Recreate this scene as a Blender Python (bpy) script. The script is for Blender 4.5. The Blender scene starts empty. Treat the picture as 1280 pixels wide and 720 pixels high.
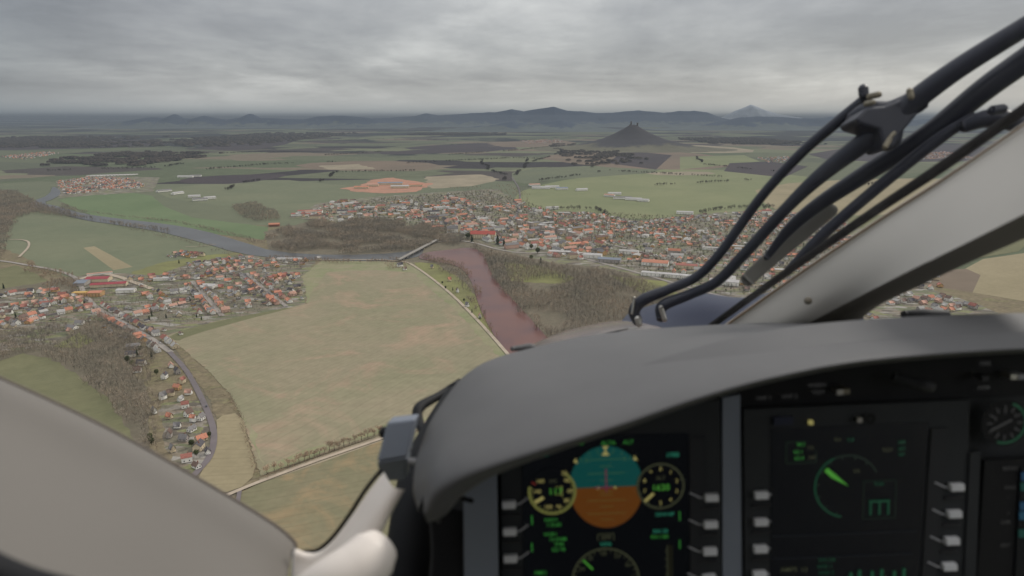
import bpy, math, random
import numpy as np
from mathutils import Vector, Matrix, noise
from mathutils.geometry import tessellate_polygon

random.seed(7); rng = np.random.default_rng(7)
S = bpy.context.scene
COL = S.collection
F = 853.33; H = 350.0; HOR = 146.0
PITCH = math.atan((360 - HOR) / F)
CP, SP = math.cos(PITCH), math.sin(PITCH)
CAM = Vector((0, 0, H))
RT, FW, UP = Vector((1, 0, 0)), Vector((0, CP, -SP)), Vector((0, SP, CP))

def C(px, py, d):
    """cabin point seen at this bearing, d metres ahead of the seat"""
    return CAM + RT * ((px - 640) / F * d) + UP * (-(py - 360) / F * d) + FW * d
def G(px, py):
    """point on the plain at this bearing"""
    v = RT * ((px - 640) / F) + UP * (-(py - 360) / F) + FW
    t = H / max(1e-4, -v.z)
    return Vector((v.x * t, v.y * t, 0))
def proj(p):
    v = Vector(p) - CAM
    d = v.dot(FW)
    return 640 + F * v.dot(RT) / d, 360 - F * v.dot(UP) / d, d

# ------------------------------------------------------------ materials
def lin(c):
    return tuple(((x / 255) / 12.92 if x / 255 <= .04045 else ((x / 255 + .055) / 1.055) ** 2.4) for x in c)
ALB = 0.86
def col(c, k=1.0):
    return tuple(min(.85, x * k) for x in lin(c)) + (1,)
def newmat(name):
    m = bpy.data.materials.new(name); m.use_nodes = True
    nt = m.node_tree; b = nt.nodes['Principled BSDF']
    return m, nt, b
def ramp(nt, pts):
    r = nt.nodes.new('ShaderNodeValToRGB')
    while len(r.color_ramp.elements) < len(pts): r.color_ramp.elements.new(.5)
    for e, (p, c) in zip(r.color_ramp.elements, pts): e.position = p; e.color = c
    return r
def noise_node(nt, scale, detail=4, rough=.55, vec=None, dist=0):
    n = nt.nodes.new('ShaderNodeTexNoise'); n.inputs['Scale'].default_value = scale
    n.inputs['Detail'].default_value = detail; n.inputs['Roughness'].default_value = rough
    n.inputs['Distortion'].default_value = dist
    if vec is not None: nt.links.new(vec, n.inputs['Vector'])
    return n
def geo_pos(nt):
    return nt.nodes.new('ShaderNodeNewGeometry').outputs['Position']
def mix(nt, a, b, f, mode='MIX'):
    m = nt.nodes.new('ShaderNodeMix'); m.data_type = 'RGBA'; m.blend_type = mode
    for s, v in ((m.inputs[6], a), (m.inputs[7], b)):
        if hasattr(v, 'links'): nt.links.new(v, s)
        else: s.default_value = v
    if hasattr(f, 'links'): nt.links.new(f, m.inputs[0])
    else: m.inputs[0].default_value = f
    return m.outputs[2]
def math_node(nt, op, a, b=None, clamp=False):
    m = nt.nodes.new('ShaderNodeMath'); m.operation = op; m.use_clamp = clamp
    for i, v in enumerate((a, b)):
        if v is None: continue
        if hasattr(v, 'links'): nt.links.new(v, m.inputs[i])
        else: m.inputs[i].default_value = v
    return m.outputs[0]

def land(name, c, c2=None, big=.004, fine=.08, stripes=None, amt=.5, c3=None, weed=.012):
    """soil / crop surface: broad blotches, fine mottling, faint machine lines"""
    m, nt, b = newmat(name)
    c2 = c2 or tuple(x * .88 for x in c)
    P = geo_pos(nt)
    n1 = noise_node(nt, big, 5, .6, P, .4)
    r1 = ramp(nt, [(.35, (0, 0, 0, 1)), (.65, (1, 1, 1, 1))]); nt.links.new(n1.outputs[0], r1.inputs[0])
    o = mix(nt, col(c, ALB), col(c2, ALB), r1.outputs[0])
    if c3:
        n3 = noise_node(nt, weed, 6, .65, P, .8)
        r3 = ramp(nt, [(.5, (0, 0, 0, 1)), (.66, (1, 1, 1, 1))]); nt.links.new(n3.outputs[0], r3.inputs[0])
        o = mix(nt, o, col(c3, ALB), r3.outputs[0])
    n2 = noise_node(nt, fine, 5, .7, P)
    r2 = ramp(nt, [(.25, (1 - amt * .5,) * 3 + (1,)), (.75, (1 + amt * .35,) * 3 + (1,))]); nt.links.new(n2.outputs[0], r2.inputs[0])
    o = mix(nt, o, r2.outputs[0], 1.0, 'MULTIPLY')
    if stripes is not None:
        mp = nt.nodes.new('ShaderNodeMapping'); mp.inputs['Rotation'].default_value = (0, 0, stripes)
        nt.links.new(P, mp.inputs[0])
        w = nt.nodes.new('ShaderNodeTexWave'); w.inputs['Scale'].default_value = .017
        w.inputs['Distortion'].default_value = 2.2; w.inputs['Detail'].default_value = 2
        nt.links.new(mp.outputs[0], w.inputs[0])
        rs = ramp(nt, [(0, (.97,) * 3 + (1,)), (.4, (1.0,) * 3 + (1,)), (.93, (1.0,) * 3 + (1,)), (1, (.91,) * 3 + (1,))])
        nt.links.new(w.outputs[0], rs.inputs[0])
        o = mix(nt, o, rs.outputs[0], 1.0, 'MULTIPLY')
    nt.links.new(o, b.inputs['Base Color'])
    b.inputs['Roughness'].default_value = 1; b.inputs['Specular IOR Level'].default_value = .1
    return m

def surf(name, c, rough=.6, spec=.3, k=1.0, var=.12, scale=3.0, bump=0, bscale=300, metal=0, coat=0, local=False):
    m, nt, b = newmat(name)
    if local:
        tc = nt.nodes.new('ShaderNodeTexCoord'); P = tc.outputs['Object']
    else: P = geo_pos(nt)
    n = noise_node(nt, scale, 5, .6, P)
    r = ramp(nt, [(.3, (1 - var,) * 3 + (1,)), (.7, (1 + var,) * 3 + (1,))]); nt.links.new(n.outputs[0], r.inputs[0])
    o = mix(nt, col(c, k), r.outputs[0], 1.0, 'MULTIPLY')
    nt.links.new(o, b.inputs['Base Color'])
    b.inputs['Roughness'].default_value = rough; b.inputs['Specular IOR Level'].default_value = spec
    b.inputs['Metallic'].default_value = metal; b.inputs['Coat Weight'].default_value = coat
    if bump:
        nb = noise_node(nt, bscale, 3, .6, P); bp = nt.nodes.new('ShaderNodeBump')
        bp.inputs['Strength'].default_value = bump; bp.inputs['Distance'].default_value = .001
        nt.links.new(nb.outputs[0], bp.inputs['Height']); nt.links.new(bp.outputs[0], b.inputs['Normal'])
    return m
def glow(name, c, s=1.0, base=(8, 9, 10)):
    m, nt, b = newmat(name)
    b.inputs['Base Color'].default_value = col(base); b.inputs['Roughness'].default_value = .5
    b.inputs['Emission Color'].default_value = col(c); b.inputs['Emission Strength'].default_value = s * .5
    return m

# ------------------------------------------------------------ mesh helpers
def link(name, me, m=None, parent=None, smooth=False, loc=None):
    o = bpy.data.objects.new(name, me); COL.objects.link(o)
    if m is not None and len(me.materials) == 0: me.materials.append(m)
    if parent is not None: o.parent = parent
    if loc is not None: o.location = loc
    if smooth:
        me.polygons.foreach_set('use_smooth', [True] * len(me.polygons))
    return o
def mesh(vs, fs, name='mesh'):
    me = bpy.data.meshes.new(name); me.from_pydata([tuple(v) for v in vs], [], fs); me.update(); return me
def tri_mesh(V, T, MI=None, name='mesh', mats=()):
    me = bpy.data.meshes.new(name)
    V = np.asarray(V, dtype=np.float32); T = np.asarray(T, dtype=np.int32)
    me.vertices.add(len(V)); me.vertices.foreach_set('co', V.ravel())
    me.loops.add(T.size); me.loops.foreach_set('vertex_index', T.ravel())
    me.polygons.add(len(T)); me.polygons.foreach_set('loop_start', np.arange(0, T.size, 3, dtype=np.int32))
    me.polygons.foreach_set('loop_total', np.full(len(T), 3, dtype=np.int32))
    for m in mats: me.materials.append(m)
    if MI is not None: me.polygons.foreach_set('material_index', np.asarray(MI, dtype=np.int32))
    me.update(calc_edges=True); return me
def tag(o, label=None, cat=None, group=None, kind=None):
    if label: o['label'] = label
    if cat: o['category'] = cat
    if group: o['group'] = group
    if kind: o['kind'] = kind
    return o
def empty(name, loc, rz=0):
    o = bpy.data.objects.new(name, None); COL.objects.link(o); o.location = loc; o.rotation_euler = (0, 0, rz)
    o.empty_display_size = .1
    return o
class MB:
    def __init__(s): s.v = []; s.f = []; s.m = []
    def add(s, vs, fs, mi=0):
        n = len(s.v); s.v += [Vector(v) for v in vs]; s.f += [tuple(i + n for i in f) for f in fs]; s.m += [mi] * len(fs)
    def box(s, x0, x1, y0, y1, z0, z1, mi=0):
        vs = [(x, y, z) for z in (z0, z1) for y in (y0, y1) for x in (x0, x1)]
        s.add(vs, [(0, 2, 3, 1), (4, 5, 7, 6), (0, 1, 5, 4), (2, 6, 7, 3), (0, 4, 6, 2), (1, 3, 7, 5)], mi)
    def prism(s, pts, nvec, mi=0):
        n = len(pts); pts = [Vector(p) for p in pts]; nvec = Vector(nvec)
        s.add(pts + [p + nvec for p in pts], [tuple(range(n - 1, -1, -1)), tuple(range(n, 2 * n))] + [(i, (i + 1) % n, n + (i + 1) % n, n + i) for i in range(n)], mi)
    def build(s, name, m, parent=None, smooth=False, loc=None):
        me = mesh(s.v, s.f, name)
        if isinstance(m, (list, tuple)):
            for q in m: me.materials.append(q)
            me.polygons.foreach_set('material_index', s.m)
            return link(name, me, None, parent, smooth, loc)
        return link(name, me, m, parent, smooth, loc)

def in_poly(x, y, P):
    c = False; j = len(P) - 1
    for i in range(len(P)):
        if (P[i][1] > y) != (P[j][1] > y) and x < (P[j][0] - P[i][0]) * (y - P[i][1]) / (P[j][1] - P[i][1]) + P[i][0]: c = not c
        j = i
    return c
def smooth_poly(P, it=2, closed=True):
    for _ in range(it):
        Q = []; n = len(P)
        for i in range(n if closed else n - 1):
            a, b = P[i], P[(i + 1) % n]
            Q += [a * .75 + b * .25, a * .25 + b * .75]
        if not closed: Q = [P[0]] + Q + [P[-1]]
        P = Q
    return P
LAYER = [0]
def sheet(name, pts, m, z=None, sm=1, jitter=0, kind='structure', label=None):
    """flat ground patch from bearings"""
    LAYER[0] += 1
    P = [G(*p) for p in pts]
    if jitter:
        Q = []
        for i in range(len(P)):
            a, b = P[i], P[(i + 1) % len(P)]; n = max(1, min(40, int((b - a).length / (jitter * 3))))
            for k in range(n):
                p = a.lerp(b, k / n)
                if k: p += Vector((random.uniform(-1, 1), random.uniform(-1, 1), 0)) * jitter
                Q.append(p)
        P = Q
    P = smooth_poly(P, sm)
    z = z if z is not None else .2 + LAYER[0] * .02
    P = [Vector((p.x, p.y, z)) for p in P]
    tr = tessellate_polygon([P])
    fs = []
    for t in tr:
        a, b, c = (P[i] for i in t)
        fs.append(tuple(t) if (b - a).cross(c - a).z > 0 else tuple(reversed(t)))
    o = link(name, mesh(P, fs, name), m); tag(o, label, None, None, kind)
    return o
def ribbon(name, pts, w, m, z, kind='structure', sm=2):
    P = smooth_poly([G(*p) for p in pts], sm, False)
    vs = []; fs = []
    for i, p in enumerate(P):
        d = (P[min(i + 1, len(P) - 1)] - P[max(i - 1, 0)]).normalized(); n = Vector((-d.y, d.x, 0))
        ww = w(i / (len(P) - 1)) if callable(w) else w
        vs += [Vector((p.x, p.y, z)) + n * ww / 2, Vector((p.x, p.y, z)) - n * ww / 2]
        if i: k = 2 * i; fs.append((k - 2, k - 1, k + 1, k))
    o = link(name, mesh(vs, fs, name), m); tag(o, None, None, None, kind); return o

# ------------------------------------------------------------ land
def ground_mat():
    m, nt, b = newmat('patchwork plain')
    P = geo_pos(nt)
    wob = noise_node(nt, .0006, 3, .5, P)
    pm = mix(nt, P, wob.outputs[1], .0)
    mp = nt.nodes.new('ShaderNodeMapping'); mp.inputs['Rotation'].default_value = (0, 0, .35)
    mp.inputs['Scale'].default_value = (.0011, .0016, .001); nt.links.new(P, mp.inputs[0])
    add = nt.nodes.new('ShaderNodeVectorMath'); add.operation = 'MULTIPLY_ADD'
    nt.links.new(wob.outputs[1], add.inputs[0]); add.inputs[1].default_value = (.5, .5, 0); nt.links.new(mp.outputs[0], add.inputs[2])
    v = nt.nodes.new('ShaderNodeTexVoronoi'); v.distance = 'CHEBYCHEV'; v.inputs['Scale'].default_value = 1; v.inputs['Randomness'].default_value = .85
    nt.links.new(add.outputs[0], v.inputs['Vector'])
    r = ramp(nt, [(0, col((106, 109, 88), ALB)), (.28, col((118, 120, 96), ALB)), (.45, col((98, 101, 84), ALB)), (.58, col((124, 114, 98), ALB)), (.70, col((98, 104, 82), ALB)), (.80, col((84, 78, 74), ALB)), (.92, col((66, 62, 62), ALB))])
    r.color_ramp.interpolation = 'CONSTANT'
    sep = nt.nodes.new('ShaderNodeSeparateColor'); nt.links.new(v.outputs['Color'], sep.inputs[0]); nt.links.new(sep.outputs[0], r.inputs[0])
    # darker far forests
    n = noise_node(nt, .00028, 7, .62, P, .3)
    sc = nt.nodes.new('ShaderNodeSeparateXYZ'); nt.links.new(P, sc.inputs[0])
    far = math_node(nt, 'MULTIPLY', math_node(nt, 'SUBTRACT', sc.outputs[1], 4000.0), 1 / 26000, True)
    thr = math_node(nt, 'ADD', n.outputs[0], math_node(nt, 'MULTIPLY', far, .16))
    rf = ramp(nt, [(.585, (0, 0, 0, 1)), (.60, (1, 1, 1, 1))]); nt.links.new(thr, rf.inputs[0])
    o = mix(nt, r.outputs[0], col((64, 64, 62), ALB), rf.outputs[0])
    n2 = noise_node(nt, .01, 6, .7, P)
    r2 = ramp(nt, [(.25, (.8,) * 3 + (1,)), (.75, (1.15,) * 3 + (1,))]); nt.links.new(n2.outputs[0], r2.inputs[0])
    o = mix(nt, o, r2.outputs[0], 1.0, 'MULTIPLY')
    nt.links.new(o, b.inputs['Base Color']); b.inputs['Roughness'].default_value = 1; b.inputs['Specular IOR Level'].default_value = .05
    return m
gm = MB()
gx = 95000
NX = 24
vs = [(-gx + 2 * gx * i / NX, -8000 + (gx + 8000) * j / NX, 0) for j in range(NX + 1) for i in range(NX + 1)]
fs = [(j * (NX + 1) + i, j * (NX + 1) + i + 1, (j + 1) * (NX + 1) + i + 1, (j + 1) * (NX + 1) + i) for j in range(NX) for i in range(NX)]
tag(link('ground', mesh(vs, fs, 'ground'), ground_mat()), kind='structure')

# colours as they look from the air
M = {}
M['big'] = land('wintering crop', (147, 136, 113), (134, 130, 104), big=.0045, fine=.06, stripes=.5, amt=.3, c3=(158, 138, 116), weed=.009)
M['low'] = land('grazed field', (130, 122, 97), (116, 114, 88), big=.008, fine=.06, stripes=1.2, amt=.3, c3=(148, 128, 98))
M['tan'] = land('stubble', (154, 142, 114), (142, 131, 104), fine=.1, amt=.25, stripes=1.5)
M['scrub'] = land('scrub grass', (132, 120, 96), (112, 102, 84), big=.03, fine=.15, amt=.8, c3=(128, 122, 90), weed=.03)
M['olive'] = land('olive meadow', (120, 117, 88), (108, 108, 80), fine=.05, amt=.3, stripes=.9)
M['grass'] = land('winter meadow', (120, 122, 98), (110, 115, 92), big=.003, fine=.03, amt=.22, stripes=.2)
M['bright'] = land('bright winter wheat', (112, 125, 92), (103, 117, 85), big=.003, fine=.03, amt=.15, stripes=.3)
M['green2'] = land('wheat field', (132, 134, 100), (120, 125, 92), big=.002, fine=.02, amt=.15, stripes=.8)
M['greyg'] = land('grey green field', (112, 115, 92), (104, 108, 88), big=.002, fine=.02, amt=.2)
M['brown'] = land('ploughed brown', (128, 112, 96), (116, 104, 90), big=.002, fine=.02, amt=.2)
M['dark'] = land('ploughed dark', (76, 68, 68), (70, 64, 66), big=.002, fine=.02, amt=.2)
M['pale'] = land('pale bare soil', (158, 146, 124), (142, 132, 112), big=.006, fine=.03, amt=.3)
M['clay'] = land('orange clay', (186, 136, 114), (160, 128, 108), big=.02, fine=.06, amt=.35)
M['park'] = land('park lawn', (130, 130, 84), (120, 118, 82), big=.01, fine=.05, amt=.4)
M['wet'] = land('bare wood floor', (120, 110, 94), (108, 102, 86), big=.02, fine=.1, amt=.6)
M['margin'] = land('grassy margin', (132, 134, 100), (146, 138, 112), big=.02, fine=.06, amt=.3)
M['urban'] = None
def urban_mat(name, sc=.045):
    m, nt, b = newmat(name); P = geo_pos(nt)
    v = nt.nodes.new('ShaderNodeTexVoronoi'); v.distance = 'CHEBYCHEV'; v.inputs['Scale'].default_value = sc; v.inputs['Randomness'].default_value = .9
    mp = nt.nodes.new('ShaderNodeMapping'); mp.inputs['Rotation'].default_value = (0, 0, .6); mp.inputs['Scale'].default_value = (1, 2.2, 1); nt.links.new(P, mp.inputs[0])
    nt.links.new(mp.outputs[0], v.inputs['Vector'])
    r = ramp(nt, [(0, col((112, 106, 88), ALB)), (.25, col((122, 122, 84), ALB)), (.4, col((128, 116, 98), ALB)), (.55, col((104, 106, 78), ALB)), (.7, col((132, 124, 112), ALB)), (.82, col((96, 88, 76), ALB)), (.93, col((150, 144, 134), ALB))])
    r.color_ramp.interpolation = 'CONSTANT'
    sep = nt.nodes.new('ShaderNodeSeparateColor'); nt.links.new(v.outputs['Color'], sep.inputs[0]); nt.links.new(sep.outputs[0], r.inputs[0])
    n = noise_node(nt, .25, 5, .7, P); r2 = ramp(nt, [(.3, (.65,) * 3 + (1,)), (.7, (1.2,) * 3 + (1,))]); nt.links.new(n.outputs[0], r2.inputs[0])
    o = mix(nt, r.outputs[0], r2.outputs[0], 1.0, 'MULTIPLY')
    nt.links.new(o, b.inputs['Base Color']); b.inputs['Roughness'].default_value = 1; return m
M['urban'] = urban_mat('garden plots')
M['road'] = surf('asphalt', (150, 142, 134), .9, .2, ALB, .1, .05)
M['roadd'] = surf('dark asphalt', (112, 104, 104), .9, .2, ALB, .1, .05)
M['track'] = surf('farm track', (172, 158, 140), 1, .1, ALB, .15, .08)

# far fields first
sheet('field', [(-200, 262), (0, 225), (200, 232), (460, 224), (640, 222), (660, 262), (520, 262), (340, 300), (0, 330), (-200, 330)], M['greyg'])
sheet('field', [(190, 237), (330, 222), (470, 236), (470, 248), (380, 264), (330, 262), (215, 250)], M['grass'])
sheet('field', [(218, 226), (250, 220), (352, 217), (362, 220), (300, 230), (240, 230)], M['dark'])
sheet('field', [(360, 205), (470, 200), (560, 205), (520, 214), (400, 213)], M['brown'])
sheet('field', [(400, 207), (450, 205), (470, 211), (410, 212)], M['pale'], jitter=22)
sheet('field', [(470, 190), (640, 181), (650, 188), (480, 194)], M['dark'])
sheet('field', [(500, 184), (610, 178), (640, 181), (520, 188)], M['dark'])
sheet('field', [(-100, 178), (60, 172), (230, 176), (180, 184), (0, 188), (-100, 188)], M['dark'])
sheet('field', [(240, 182), (340, 166), (385, 171), (340, 186), (270, 188)], M['dark'])
sheet('field', [(640, 250), (655, 236), (720, 222), (830, 210), (940, 214), (1040, 224), (1010, 252), (960, 262), (870, 268), (800, 276), (740, 266), (665, 264)], M['green2'])
sheet('field', [(640, 212), (760, 206), (850, 214), (700, 224), (640, 232)], M['greyg'])
sheet('field', [(600, 178), (700, 175), (730, 180), (640, 186)], M['brown'])
sheet('field', [(660, 196), (760, 188), (860, 190), (930, 200), (900, 212), (820, 212), (740, 208)], M['brown'])
sheet('field', [(760, 204), (780, 188), (840, 194), (820, 212)], M['dark'], sm=0)
sheet('field', [(800, 180), (900, 182), (960, 190), (880, 192), (830, 188)], M['pale'])
sheet('field', [(850, 196), (930, 194), (950, 202), (850, 212)], M['green2'], sm=0)
sheet('field', [(912, 204), (960, 202), (1010, 208), (980, 222), (905, 214)], M['dark'], sm=0)
sheet('field', [(800, 216), (880, 214), (900, 218), (830, 220)], M['pale'])
sheet('field', [(1000, 190), (1150, 180), (1300, 186), (1300, 200), (1050, 204)], M['dark'])
sheet('field', [(940, 232), (1100, 222), (1300, 226), (1300, 262), (1020, 272), (960, 262)], M['tan'])
sheet('field', [(1000, 272), (1300, 262), (1300, 310), (1180, 330), (1050, 300)], M['olive'])
sheet('field', [(1190, 345), (1240, 318), (1400, 312), (1400, 420), (1180, 420), (1210, 375)], M['tan'])
sheet('field', [(1060, 360), (1140, 340), (1230, 335), (1210, 378), (1150, 400), (1060, 400)], M['brown'])
sheet('field', [(530, 221), (600, 218), (626, 224), (590, 233), (540, 236)], M['pale'], jitter=18)
sheet('clay_yard', [(424, 236), (452, 232), (462, 225), (492, 222), (542, 230), (520, 240), (480, 242), (445, 240)], M['clay'], sm=0, jitter=14)
# nearer land
sheet('rough_grass', [(-400, 330), (-60, 262), (330, 282), (700, 300), (1000, 330), (1300, 380), (1300, 900), (-1500, 900), (-900, 500)], M['scrub'], sm=0)
sheet('field', [(-60, 290), (10, 266), (60, 264), (150, 276), (235, 288), (300, 312), (262, 328), (190, 340), (130, 348), (80, 346), (30, 322), (0, 310)], M['grass'], jitter=6)
sheet('field', [(104, 310), (118, 308), (166, 334), (142, 338)], M['tan'], sm=0)
sheet('field', [(165, 340), (205, 328), (250, 320), (300, 316), (320, 322), (270, 334), (225, 338), (200, 350), (160, 350)], M['park'], jitter=4)
sheet('field', [(72, 250), (100, 244), (150, 238), (190, 245), (205, 258), (240, 272), (336, 284), (330, 300), (262, 292), (205, 282), (120, 272)], M['bright'], jitter=3)
sheet('field', [(-40, 346), (20, 332), (60, 350), (60, 372), (-40, 378)], M['olive'], jitter=4)
sheet('wood_floor', [(-40, 250), (50, 256), (60, 262), (20, 268), (10, 290), (-40, 300)], M['wet'], jitter=5)
sheet('wood_floor', [(-60, 372), (60, 352), (130, 340), (200, 360), (262, 400), (215, 430), (262, 480), (300, 620), (150, 640), (-60, 500)], M['wet'], jitter=5)
sheet('wood_floor', [(330, 290), (400, 274), (520, 268), (620, 290), (700, 322), (830, 350), (900, 420), (600, 460), (570, 340), (520, 330), (420, 328), (340, 322)], M['wet'], jitter=5)
sheet('gardens', [(-60, 380), (20, 365), (90, 362), (98, 346), (150, 342), (200, 345), (235, 330), (300, 318), (365, 318), (402, 322), (380, 345), (384, 382), (330, 394), (270, 406), (210, 418), (160, 402), (110, 400), (70, 430), (-60, 450)], M['urban'], jitter=6)
sheet('gardens', [(165, 418), (215, 440), (240, 480), (266, 530), (262, 575), (235, 600), (185, 560), (190, 500), (165, 455)], M['scrub'], jitter=4)
sheet('gardens', [(200, 505), (250, 500), (268, 545), (262, 575), (235, 598), (205, 560)], M['urban'], jitter=4)
sheet('gardens', [(515, 328), (545, 330), (580, 352), (600, 378), (614, 410), (628, 436), (600, 410), (560, 368)], M['park'], jitter=4)
sheet('town_ground', [(360, 272), (400, 254), (470, 246), (560, 240), (620, 236), (665, 262), (740, 266), (800, 276), (870, 268), (960, 262), (1050, 272), (1100, 300), (1160, 360), (1250, 392), (1000, 410), (900, 384), (830, 352), (760, 336), (700, 330), (640, 318), (595, 300), (500, 284), (430, 280)], M['urban'], jitter=8)
sheet('gardens', [(70, 226), (120, 220), (200, 222), (190, 240), (120, 244), (74, 248)], M['urban'], jitter=6)
sheet('field', [(-80, 466), (0, 452), (30, 442), (60, 448), (96, 468), (138, 502), (168, 552), (168, 640), (-80, 640)], M['olive'], jitter=3)
sheet('field', [(84, 425), (100, 416), (118, 426), (100, 436), (66, 434)], M['park'], jitter=2)
sheet('field', [(630, 328), (680, 334), (720, 348), (700, 356), (640, 352)], M['park'], jitter=4)
sheet('field', [(760, 345), (830, 352), (850, 372), (800, 366)], M['park'], jitter=4)
sheet('field', [(208, 420), (270, 402), (330, 392), (384, 380), (382, 345), (402, 326), (430, 326), (515, 329), (560, 366), (600, 406), (640, 450), (700, 520), (600, 530), (478, 544), (400, 570), (326, 596), (302, 522), (288, 494), (262, 466)], M['big'], sm=0, jitter=1.6)
sheet('field_margin', [(378, 345), (402, 327), (430, 326), (515, 329), (530, 342), (470, 338), (410, 340), (392, 362), (384, 380)], M['margin'], jitter=5)
sheet('field_margin', [(515, 329), (560, 366), (600, 406), (640, 450), (625, 450), (588, 408), (548, 370), (512, 338)], M['margin'], jitter=4)
sheet('field_margin', [(330, 594), (400, 568), (480, 541), (600, 520), (600, 512), (478, 532), (400, 558), (330, 582), (312, 545), (302, 522), (318, 540)], M['margin'], jitter=4)
sheet('field_margin', [(208, 420), (270, 402), (384, 381), (300, 402), (232, 422), (222, 428)], M['olive'], sm=1)
sheet('field', [(300, 618), (330, 602), (400, 578), (480, 550), (620, 520), (700, 760), (300, 760)], M['low'], sm=0)
sheet('field', [(210, 424), (228, 436), (262, 470), (290, 498), (302, 522), (270, 524), (262, 500), (240, 470), (226, 446)], M['scrub'], jitter=2)
sheet('field', [(270, 522), (302, 516), (312, 560), (322, 592), (296, 616), (240, 620), (252, 590), (266, 566), (272, 540)], M['tan'], sm=1)
sheet('verge', [(324, 600), (400, 572), (480, 544), (478, 552), (400, 580), (326, 605)], M['pale'], sm=0)

# ------------------------------------------------------------ roads
ribbon('main_road', [(-60, 322), (0, 326), (34, 332), (70, 338), (98, 348), (104, 366), (118, 384), (150, 402), (190, 424), (214, 442)], 9, M['road'], 1.720)
ribbon('main_road', [(212, 441), (232, 462), (246, 486), (262, 520), (269, 545), (264, 572), (248, 590), (220, 620)], 7, M['roadd'], 1.760)
ribbon('street', [(240, 352), (258, 372), (278, 396)], 9, M['road'], 1.800)
ribbon('street', [(308, 342), (330, 362), (358, 384)], 8, M['road'], 1.840)
ribbon('street', [(100, 362), (150, 352), (200, 347), (240, 350), (300, 340), (318, 332), (372, 326)], 7, M['road'], 1.880)
ribbon('street', [(-60, 402), (0, 388), (60, 380), (104, 372)], 7, M['road'], 1.920)
ribbon('street', [(-40, 420), (20, 405), (70, 392), (116, 386)], 6, M['roadd'], 1.960)
ribbon('street', [(150, 400), (200, 388), (250, 376)], 6, M['track'], 2.000)
ribbon('farm_track', [(282, 622), (300, 614), (330, 602), (400, 576), (480, 549), (600, 505)], 5, M['track'], 2.040)
ribbon('farm_track', [(300, 614), (296, 640), (286, 700)], 4, M['roadd'], 2.020)
ribbon('river_road', [(372, 327), (430, 325), (503, 326), (520, 334), (560, 364), (600, 404), (640, 450)], 6, M['track'], 2.060)
ribbon('street', [(100, 350), (130, 340), (190, 362)], 12, M['track'], 2.080)
ribbon('path', [(0, 300), (34, 300), (38, 308), (24, 322)], 6, M['track'], 2.100)
ribbon('path', [(232, 309), (250, 309), (270, 306)], 4, M['track'], 2.100)
ribbon('town_road', [(545, 303), (580, 300), (640, 318), (700, 316), (800, 342), (900, 372), (1000, 392)], 10, M['road'], 1.960)
ribbon('town_road', [(470, 250), (560, 270), (660, 285), (760, 305), (860, 330)], 9, M['road'], 2.000)
ribbon('town_road', [(640, 222), (652, 240), (645, 275)], 7, M['roadd'], 2.020)

# ------------------------------------------------------------ water
def water(name, c, c2, rough=.12, sc=.02, spec=.5):
    m, nt, b = newmat(name); P = geo_pos(nt)
    n = noise_node(nt, sc * .4, 4, .6, P, .5)
    s = nt.nodes.new('ShaderNodeSeparateXYZ'); nt.links.new(P, s.inputs[0])
    r = ramp(nt, [(.35, col(c, ALB)), (.65, col(c2, ALB))]); nt.links.new(n.outputs[0], r.inputs[0])
    nt.links.new(r.outputs[0], b.inputs['Base Color']); b.inputs['Roughness'].default_value = rough
    b.inputs['Specular IOR Level'].default_value = spec
    n2 = noise_node(nt, .35, 4, .6, P); bp = nt.nodes.new('ShaderNodeBump'); bp.inputs['Strength'].default_value = .25; bp.inputs['Distance'].default_value = .3
    nt.links.new(n2.outputs[0], bp.inputs['Height']); nt.links.new(bp.outputs[0], b.inputs['Normal'])
    return m
WG = water('grey river', (82, 82, 82), (70, 68, 66), .3, spec=.25)
WR = water('silty red river', (92, 60, 57), (110, 70, 58), .3, spec=.18)
sheet('river', [(66, 232), (78, 240), (70, 248), (52, 254), (76, 259), (105, 268), (150, 274), (205, 280), (252, 288), (300, 302), (345, 316), (420, 320), (500, 317), (530, 310), (528, 320), (502, 326), (420, 327), (345, 323), (300, 318), (250, 303), (200, 290), (150, 282), (100, 275), (64, 264), (34, 258), (40, 252), (62, 244)], WG, z=1.66, sm=1)
sheet('river', [(530, 316), (560, 313), (590, 309), (606, 318), (610, 334), (620, 352), (640, 374), (662, 398), (690, 430), (730, 470), (660, 480), (630, 440), (610, 408), (597, 380), (590, 352), (576, 334), (548, 328), (520, 324)], WR, z=1.68, sm=2)

# ------------------------------------------------------------ hills
def fbm(x, y, s, o=4):
    return noise.fractal(Vector((x * s, y * s, 3.1)), .9, 2.1, o)
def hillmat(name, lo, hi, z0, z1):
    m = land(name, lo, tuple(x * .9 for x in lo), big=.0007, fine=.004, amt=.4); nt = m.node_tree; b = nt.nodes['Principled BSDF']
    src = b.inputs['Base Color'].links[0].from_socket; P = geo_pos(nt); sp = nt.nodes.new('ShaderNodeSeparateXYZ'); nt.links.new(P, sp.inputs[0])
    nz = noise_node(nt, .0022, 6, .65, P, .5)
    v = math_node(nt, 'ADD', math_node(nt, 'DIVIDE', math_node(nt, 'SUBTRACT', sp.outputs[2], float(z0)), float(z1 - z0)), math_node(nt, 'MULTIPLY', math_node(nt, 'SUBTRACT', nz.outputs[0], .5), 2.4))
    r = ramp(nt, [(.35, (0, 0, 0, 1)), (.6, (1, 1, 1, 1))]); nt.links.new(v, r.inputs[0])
    nt.links.new(mix(nt, src, col(hi, ALB), r.outputs[0]), b.inputs['Base Color']); return m
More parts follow.
